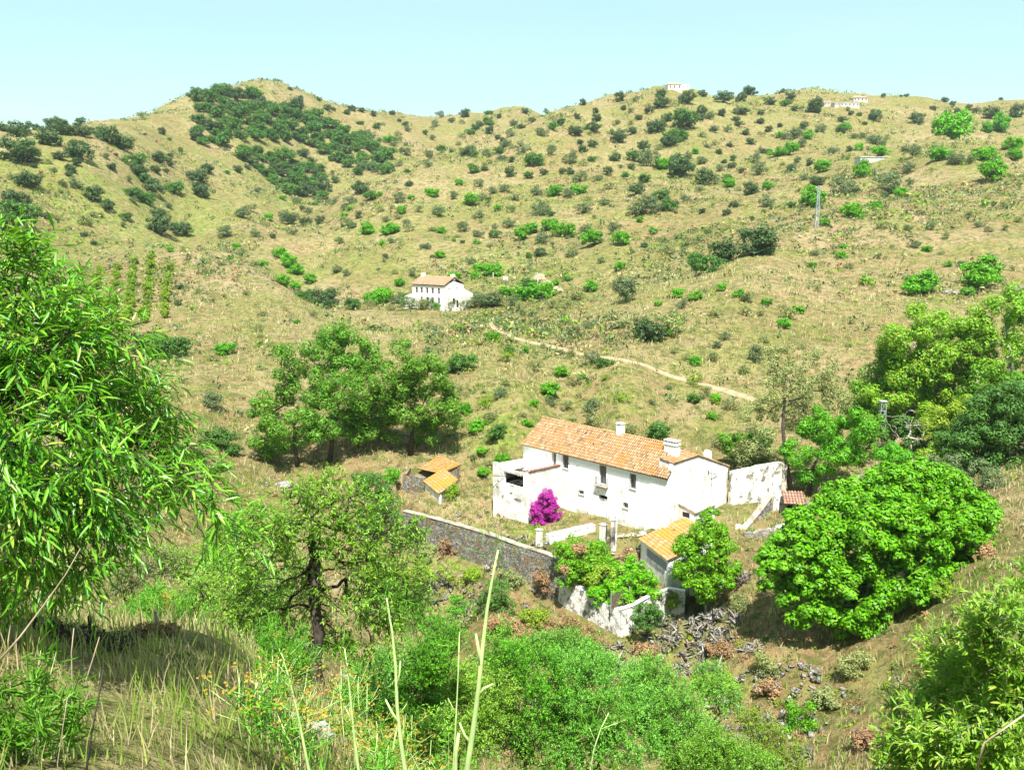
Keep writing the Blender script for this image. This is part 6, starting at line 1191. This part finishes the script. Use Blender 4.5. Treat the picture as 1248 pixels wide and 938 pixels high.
# near grass
x, y, r = fan_points(20000, 1.6, 32, 1, 40); m = free(x, y) & (fbm(x / 1.5, y / 1.5, 95, 2) > -.22); x, y = x[m], y[m]; d = np.hypot(x, y)
tag(blades('dry_grass', x, y, 8, np.clip(.17 + .012 * d, .17, .5) * (.6 + .8 * vnoise(x, y, 4)), np.clip(.0035 + .0009 * d, .004, .03), [M['grass'], M['grass_green']], 2, np.clip(.05 + .006 * d, .05, .25), cov_pick(x, y, r, .42)), 'tall dry yellow grass mixed with green on the near slope', 'grass')
x, y, r = fan_points(36000, 32, 240, 3); m = free(x, y); x, y = x[m], y[m]; d = np.hypot(x, y); cov = cover_at(x, y); keep = r.uniform(size=len(x)) < np.clip(.75 + fbm(x / 8, y / 8, 97, 3) * 1.2 - .2 * cov[:, 1], .15, 1); x, y, d = x[keep], y[keep], d[keep]
tag(blades('hillside_grass', x, y, 5, .35 + .25 * vnoise(x / 3, y / 3, 5) + d * .0009, .03 + d * .0008, [M['grass'], M['grass_green']], 4, .12 + d * .0016, cov_pick(x, y, r, .10)), 'dry tussocks of grass scattered over the valley slopes', 'grass')
# low scrub as ground cover
def scrub_mass(name, n, y0, y1, seed, size, mats, probs, per, dens):
    x, y, r = fan_points(n, y0, y1, seed); m = free(x, y, .8) & (r.uniform(size=n) < dens(x, y)); x, y = x[m], y[m]; d = np.hypot(x, y); s = size(d, r.uniform(size=len(x)))
    C = np.stack([x, y, ground(x, y) + s * .18], 1); nn = len(x); c = np.repeat(C, per, 0); ss = np.repeat(s, per); dd = rdir(nn * per, r); dd[:, 2] = np.abs(dd[:, 2])
    P = c + dd * (ss * r.uniform(.35, 1, nn * per))[:, None] * np.array([1, 1, .75]); Nn = dd * .6 + rdir(nn * per, r) * .5; Nn /= np.linalg.norm(Nn, axis=1, keepdims=True)
    V, Fq = card_arrays(P, Nn, rdir(nn * per, r) + np.array([0, 0, .6]), ss * r.uniform(.16, .34, nn * per), .5)
    tag(link(name, np_mesh(name, V, Fq, mats, np.repeat(r.choice(len(mats), nn, p=probs), per))), 'low scattered scrub and thistles dotting the dry hillsides', 'scrub', None, 'stuff')
scrub_mass('low_scrub', 110000, 130, 900, 11, lambda d, u: (.36 + 1.4 * u ** 3.5) * (.8 + d * .0017), [M['scrub'], M['olive'], M['oak'], M['brown'], M['yellowgreen'], M['grass']], [.14, .20, .28, .10, .14, .14], 9, lambda x, y: np.clip(.30 + fbm(x / 28, y / 28, 61, 5) * 3.6, .05, 1))
scrub_mass('low_brush', 22000, 36, 135, 12, lambda d, u: .14 + .5 * u ** 3, [M['scrub'], M['yellowgreen'], M['brown'], M['oak_green'], M['cactus']], [.38, .2, .24, .1, .08], 24, lambda x, y: np.clip(.5 + fbm(x / 7, y / 7, 62, 4) * 2.0, .05, 1))
# withered agaves
def agave(label, px, py, rpx, n, seed, Lm=.9):
    h = hits(px, py, 30); rad = rpx * zc_of(h) / F; r = np.random.default_rng(seed); P, D = [], []
    for i in range(n):
        a = r.uniform(0, 6.28); q = rad * math.sqrt(r.uniform()); cx, cy = h[0] + math.cos(a) * q, h[1] + math.sin(a) * q * 1.6; cz_ = gz(cx, cy)
        for k in range(r.integers(6, 12)): P.append((cx - h[0], cy - h[1], cz_ - h[2] + .02)); v = r.normal(size=3); v[2] = abs(v[2]) * .5 + .15; D.append(v)
    P, D = np.array(P), np.array(D); L = Lm * r.uniform(.5, 1.2, len(P)); V, Fq = leaf_arrays(P, D, rdir(len(P), r) + np.array([0, 0, 1]), L, L * .10, .5, .45)
    tag(link('agave_clump', np_mesh('agave_clump', V, Fq, M['cactus']), None, h), label, 'agave')
agave('largest tangle of withered grey agave leaves on the slope below the garden shed', 835, 775, 50, 95, 1); agave('withered agave tangle between the largest one and the brown brambles', 745, 798, 26, 44, 2); agave('withered grey agaves beside the carob below the ruined tank', 893, 708, 16, 28, 3, .8)
agave('withered agaves above the right end of the largest tangle', 880, 755, 20, 26, 4); agave('small grey agave clump at the left foot of the retaining wall', 530, 715, 20, 30, 5, .8); agave('pale agave sticks below the middle of the retaining wall', 570, 745, 18, 26, 6, .8)
agave('grey agave clump low on the dry slope left of the bright bush', 925, 890, 18, 20, 7, .7); agave('withered agave clump just under the ravine side of the brown brambles', 700, 778, 10, 12, 8, .7); agave('lone grey agave clump beneath the carob shade', 915, 790, 12, 14, 9, .7); agave('grey agave clump at the right bottom of the dry slope', 980, 925, 14, 14, 10, .6)
rubble('loose_rocks', 'grey rocks scattered under the retaining wall', onz(600, 715, -39.3), 6.5, 90, .15, .6, 'rock', 31); rubble('loose_rocks', 'grey rocks spread among the withered agaves', hits(830, 780, 30), 6, 130, .12, .5, 'rock', 32)
rubble('loose_rocks', 'grey rocks in the dry gully left of the carob', hits(920, 870, 30), 7, 240, .12, .6, 'rock', 33); rubble('loose_rocks', 'rocks on the slope behind the long terrace wall end', hits(1110, 430, 30), 5, 60, .2, .7, 'rock', 34)
def boulder(label, p, s, seed, mat='rock', flat=.6):
    r = np.random.default_rng(seed); bm = bmesh.new(); bmesh.ops.create_icosphere(bm, subdivisions=3, radius=1)
    for v in bm.verts:
        c = np.array(v.co); k = 1 + .35 * float(fbm(np.array([c[0] * 1.6 + seed]), np.array([c[1] * 1.6 + c[2] * 1.3]), seed, 3)[0]) * 2; v.co = Vector((c[0] * s * k, c[1] * s * .8 * k, c[2] * s * flat * k))
    me = bpy.data.meshes.new('boulder'); bm.to_mesh(me); bm.free(); me.materials.append(M[mat]); tag(link('boulder', me, None, p), label, 'boulder')
for lab, px, py, s, sd in (('angular grey boulder at the foot of the forked almond trunk', 408, 872, .32, 1), ('smaller grey boulder left of the forked almond trunk', 382, 897, .24, 2)): boulder(lab, hits(px, py, 6), s, sd)
for lab, px, py, s, sd in (('flat pale boulder under the big round carob on the dry slope', 1158, 357, 1.9, 3), ('second pale boulder below the first on the dry right slope', 1240, 352, 1.6, 4), ('pale slab of rock lying in the grass near the eucalyptus group', 345, 592, 1.3, 5)): h = hits(px, py, 30); boulder(lab, h, s, sd, 'rock', .35)

# fennel stalks, flowering fennel, dry stems close to the camera
def px_line(pts, Y): return [aty(x, y, Y) for x, y in pts]
def fennel(label, pts, Y, r0, r1, branches=(), seed=0, green=True, tips=1):
    P = px_line(pts, Y); b = np.array([P[0][0], Y, gz(P[0][0], Y)]); rt = thing('fennel_stalk', label, 'fennel', b); r = np.random.default_rng(seed)
    Q = [b - np.array([0, 0, .05])] + P; Q = [q - b for q in Q]; mb = MB(); mb.tube(Q, list(np.linspace(r0 * 1.05, r1, len(Q))), 8)
    tips_ = [Q[-1]]
    for br, rr in branches: q = [p - b for p in px_line(br, Y)]; mb.tube(q, list(np.linspace(rr, rr * .45, len(q))), 7); tips_.append(q[-1])
    mb.build('stem', M['stem'] if green else M['drystem'], rt, smooth=True)
    if tips:
        PP, DD = [], []
        for t in tips_[:1 + 4 * (tips > 1)]:
            for i in range(26): d = r.normal(size=3) * .5 + np.array([0, 0, .7]); d /= np.linalg.norm(d); 
            for i in range(46):
                d = r.normal(size=3) * .6 + np.array([0, 0, .6]); d /= np.linalg.norm(d); s = r.uniform(0, .10)
                PP.append(t + d * s - np.array([0, 0, .06 * r.uniform()])); DD.append(d + r.normal(size=3) * .5)
        PP, DD = np.array(PP), np.array(DD); L = r.uniform(.02, .07, len(PP)); V, Fq = leaf_arrays(PP, DD, rdir(len(PP), r), L, np.full(len(L), .0011), .2, .1); link('leaves', np_mesh('leaves', V, Fq, M['fennel']), rt)
fennel('tallest thick pale green fennel stalk with cut side shoots', [(568,945),(578,880),(583,840),(588,790),(594,740),(600,705),(607,670)], 2.6, .0105, .003, [([(583,848),(590,838),(601,833)], .006), ([(574,905),(566,895),(560,880)], .006), ([(586,810),(583,790),(580,772)], .007)], 1)
fennel('second tall pale fennel stalk with a forked side shoot', [(495,945),(488,900),(484,860),(482,810),(478,770),(471,728)], 2.7, .0085, .0025, [([(486,880),(478,868),(470,852)], .006), ([(486,870),(494,860),(500,848)], .003), ([(484,835),(487,820),(488,805)], .004)], 2)
fennel('slim fennel stalk left of the second tall one', [(438,945),(432,900),(428,860),(424,820),(420,790)], 2.8, .006, .0018, [([(430,880),(420,860)], .003), ([(426,840),(434,822)], .002)], 3)
fennel('fennel stalk with bare umbel spokes at its tip', [(378,945),(370,905),(362,865),(352,825),(343,795)], 2.6, .0055, .002, [([(352,825),(338,808),(328,806)], .002), ([(352,822),(360,805),(366,798)], .002), ([(347,808),(340,790)], .0015), ([(356,840),(345,828)], .0015)], 4, True, 2)
fennel('thin fennel stalk between the second and the tallest ones', [(552,945),(555,890),(558,830),(560,770)], 3.0, .0045, .0015, [([(556,870),(546,850)], .002)], 5)
fennel('short thin stalk with feathery tip at the bottom centre', [(718,945),(724,912),(732,888),(742,868)], 3.0, .004, .0015, [([(726,905),(718,885)], .0018), ([(732,888),(748,882),(764,876)], .0015)], 6, True, 2)
fennel('short cut fennel stub beside the tallest stalk', [(555,945),(556,915),(559,893)], 2.55, .006, .005, [], 7, True, 0)
for lab, pts, Y, r0, r1 in (('long pale bare twig slanting up from the left edge', [(-10,815),(25,775),(55,735),(80,700),(98,668)], 3.2, .0045, .0015), ('dark dead stem standing in the near grass', [(105,940),(112,890),(120,850),(126,815)], 3.6, .006, .003), ('thin pale dry stem over the dark brambles', [(88,830),(87,795),(90,765)], 6, .006, .003), ('slanting dry stem right of the thin pale one', [(105,828),(114,800),(121,776)], 6, .007, .003),
                            ('dry brown stem leaning in the grass left of the brambles', [(70,930),(76,890),(82,850)], 4.2, .003, .0015), ('pale bent dead branch in the lower right tree', [(1190,940),(1200,905),(1222,888),(1252,868)], 7.4, .012, .008)):
    P = px_line(pts, Y); b = np.array([P[0][0], Y, gz(P[0][0], Y)]); Q = ([np.array([0, 0, -.05])] if 'twig' not in lab and 'branch' not in lab else []) + [p - b for p in P]
    o = MB().tube(Q, list(np.linspace(r0, r1, len(Q))), 6).build('dry_stem', M['bark_dark'] if 'dark' in lab[:5] else M['drystem'], None, b, smooth=True); tag(o, lab, 'stem')
def flower_fennel(label, px, Y, h, n, seed, um=.06, mat='yellow'):
    b = at(px, Y); rt = thing('flowering_fennel', label, 'fennel', b); r = np.random.default_rng(seed); mb = MB(); V, PP, DD = [], [], []; FP = []
    for i in range(n):
        o = np.array([r.uniform(-.35, .35), r.uniform(-.3, .3), 0]); o[2] = gz(b[0] + o[0], b[1] + o[1]) - b[2]; hh = h * r.uniform(.6, 1.1); top = o + np.array([r.normal() * .12, r.normal() * .12, hh]); mid = (o + top) / 2 + r.normal(size=3) * .03
        mb.tube([o, mid, top], [.008, .006, .003], 5)
        for k in range(r.integers(3, 6)):
            s = o + (top - o) * r.uniform(.55, .95); e = s + np.array([r.normal() * .14, r.normal() * .14, r.uniform(.08, .25)]); mb.tube([s, e], [.003, .002], 4)
            for q in range(8):
                d = r.normal(size=3); d[2] = abs(d[2]) * .5; FP.append(e + d * um * .6)
            for q in range(10): PP.append(s + r.normal(size=3) * .05); DD.append(r.normal(size=3))
    mb.build('stem', M['stem'], rt, smooth=True); FP = np.array(FP); N0 = rdir(len(FP), r) * .5 + np.array([0, 0, 1]); N0 /= np.linalg.norm(N0, axis=1, keepdims=True); V, Fq = card_arrays(FP, N0, rdir(len(FP), r), np.full(len(FP), .014), .8); link('blossom', np_mesh('blossom', V, Fq, M[mat]), rt)
    PP, DD = np.array(PP), np.array(DD); L = r.uniform(.05, .14, len(PP)); V, Fq = leaf_arrays(PP, DD, rdir(len(PP), r), L, L * .06, .2, .2); link('leaves', np_mesh('leaves', V, Fq, M['fennel']), rt)
k = 0
for px, Y, h in ((345, 7.0, .8), (318, 6.4, .7), (455, 10, 1.4), (485, 9.5, 1.4), (505, 8.6, 1.2), (440, 8.5, 1.1), (470, 7.5, .9), (360, 8, .8)):
    k += 1; flower_fennel('rusty yellow flowering fennel clump between the near grass and the ravine thicket', px, Y, h, 7, 80 + k)['group'] if False else None
    flower_fennel('rusty yellow flowering fennel clump between the near grass and the ravine thicket', px, Y, h, 7, 80 + k)
for o in list(COL.objects):
    if o.name.startswith('flowering_fennel'): o['group'] = 'flowering fennel clumps at the bottom'
b = at(195, 15); rt = thing('giant_fennel', 'single giant fennel with a bright yellow flower head', 'fennel', b); top = aty(195, 737, 15) - b; mb = MB().tube([(0, 0, -.05), top * .5 + np.array([.05, 0, 0]), top], [.022, .018, .01], 7); mb.build('stem', M['stem'], rt, smooth=True)
r = np.random.default_rng(4); FP = top + np.clip(r.normal(size=(420, 3)), -1.6, 1.6) * np.array([.11, .1, .12]); N0 = rdir(420, r) + np.array([0, 0, .7]); N0 /= np.linalg.norm(N0, axis=1, keepdims=True); V, Fq = card_arrays(FP, N0, rdir(420, r), np.full(420, .022), .8); link('blossom', np_mesh('blossom', V, Fq, M['yellow']), rt)
# dark bramble under the foreground tree
for lab, px, Y, items, s in (('dark dead bramble mass under the large near almond tree', 110, 9, [(90,790,34),(130,800,34),(60,780,30),(160,820,22),(30,775,26)], 90), ('grey dead twigs at the right end of the dark bramble', 190, 10, [(185,835,20),(205,850,16)], 91)):
    b = at(px, Y); C = blob_centres(BL(Y, items, .5, seed=s), 420, .1, np.random.default_rng(s)); C[:, 2] = np.maximum(C[:, 2], ground(C[:, 0], C[:, 1]) + .05); rt = thing('dead_bramble', lab, 'bramble', b); mb = limbs(None, [(0, 0, -.1), (.02, 0, .12), (.0, .02, .25)], C - b, .03, .004, 4, rng=np.random.default_rng(s), wob=.3); mb.build('canes', M['bark_dark'] if s == 90 else M['bark_pale'], rt)
    V, Fq = clump_leaves(C[:200] - b, np.full(200, .12), 10, .02, .5, .4, .2, np.random.default_rng(s)); link('leaves', np_mesh('leaves', V, Fq, M['brown'] if s == 91 else M['bark_dark']), rt)
for lab, px, Y, h, s in (('feathery fresh fennel clump in the bottom left corner', 8, 4.6, .5, 95), ('feathery fennel plant under the forked almond tree', 215, 13, .8, 96), ('fresh green fennel clump beside the boulders', 345, 12, .9, 97), ('bright feathery fennel at the edge of the ravine thicket', 560, 9.5, 1.3, 98), ('feathery fennel plant right of the rusty flowering clumps', 590, 12, 1.3, 99), ('fresh fennel clump low among the flowering ones', 470, 6, .7, 100)):
    b = at(px, Y); rt = thing('fennel_clump', lab, 'fennel', b); r = np.random.default_rng(s); mb = MB(); PP, DD = [], []
    for i in range(26):
        o = np.array([r.normal() * .18, r.normal() * .18, 0]); o[2] = gz(b[0] + o[0], b[1] + o[1]) - b[2]; top = o + np.array([r.normal() * .22, r.normal() * .22, h * r.uniform(.5, 1.1)]); mb.tube([o, (o + top) / 2, top], [.005, .004, .002], 4)
        for q in range(60): f = r.uniform(.25, 1); PP.append(o + (top - o) * f + r.normal(size=3) * .02); DD.append(r.normal(size=3) + np.array([0, 0, .4]))
    mb.build('stem', M['stem'], rt); PP, DD = np.array(PP), np.array(DD); L = r.uniform(.05, .15, len(PP)); V, Fq = leaf_arrays(PP, DD, rdir(len(PP), r), L, np.full(len(L), .0012 + Y * .0003), .2, .3); link('leaves', np_mesh('leaves', V, Fq, M['fennel']), rt)
# ------------------------------------------------------------------ air: one even, thin volume round everything
hz = bpy.data.materials.new('haze'); hz.use_nodes = True; hn = hz.node_tree; hn.nodes.clear(); ho = hn.nodes.new('ShaderNodeOutputMaterial'); hv = hn.nodes.new('ShaderNodeVolumePrincipled')
hv.inputs['Color'].default_value = (.80, .92, 1.0, 1); hv.inputs['Density'].default_value = .00008; hv.inputs['Anisotropy'].default_value = .2; hn.links.new(hv.outputs[0], ho.inputs['Volume'])
zlo, zhi = float(GZ.min()) - 1.5, float(GZ.max()) + 25
tag(MB().box((-5200, -90, zlo), (5200, 6200, zhi)).build('haze', hz), kind='stuff')
SC.cycles.volume_bounces = 0; SC.cycles.volume_max_steps = 64
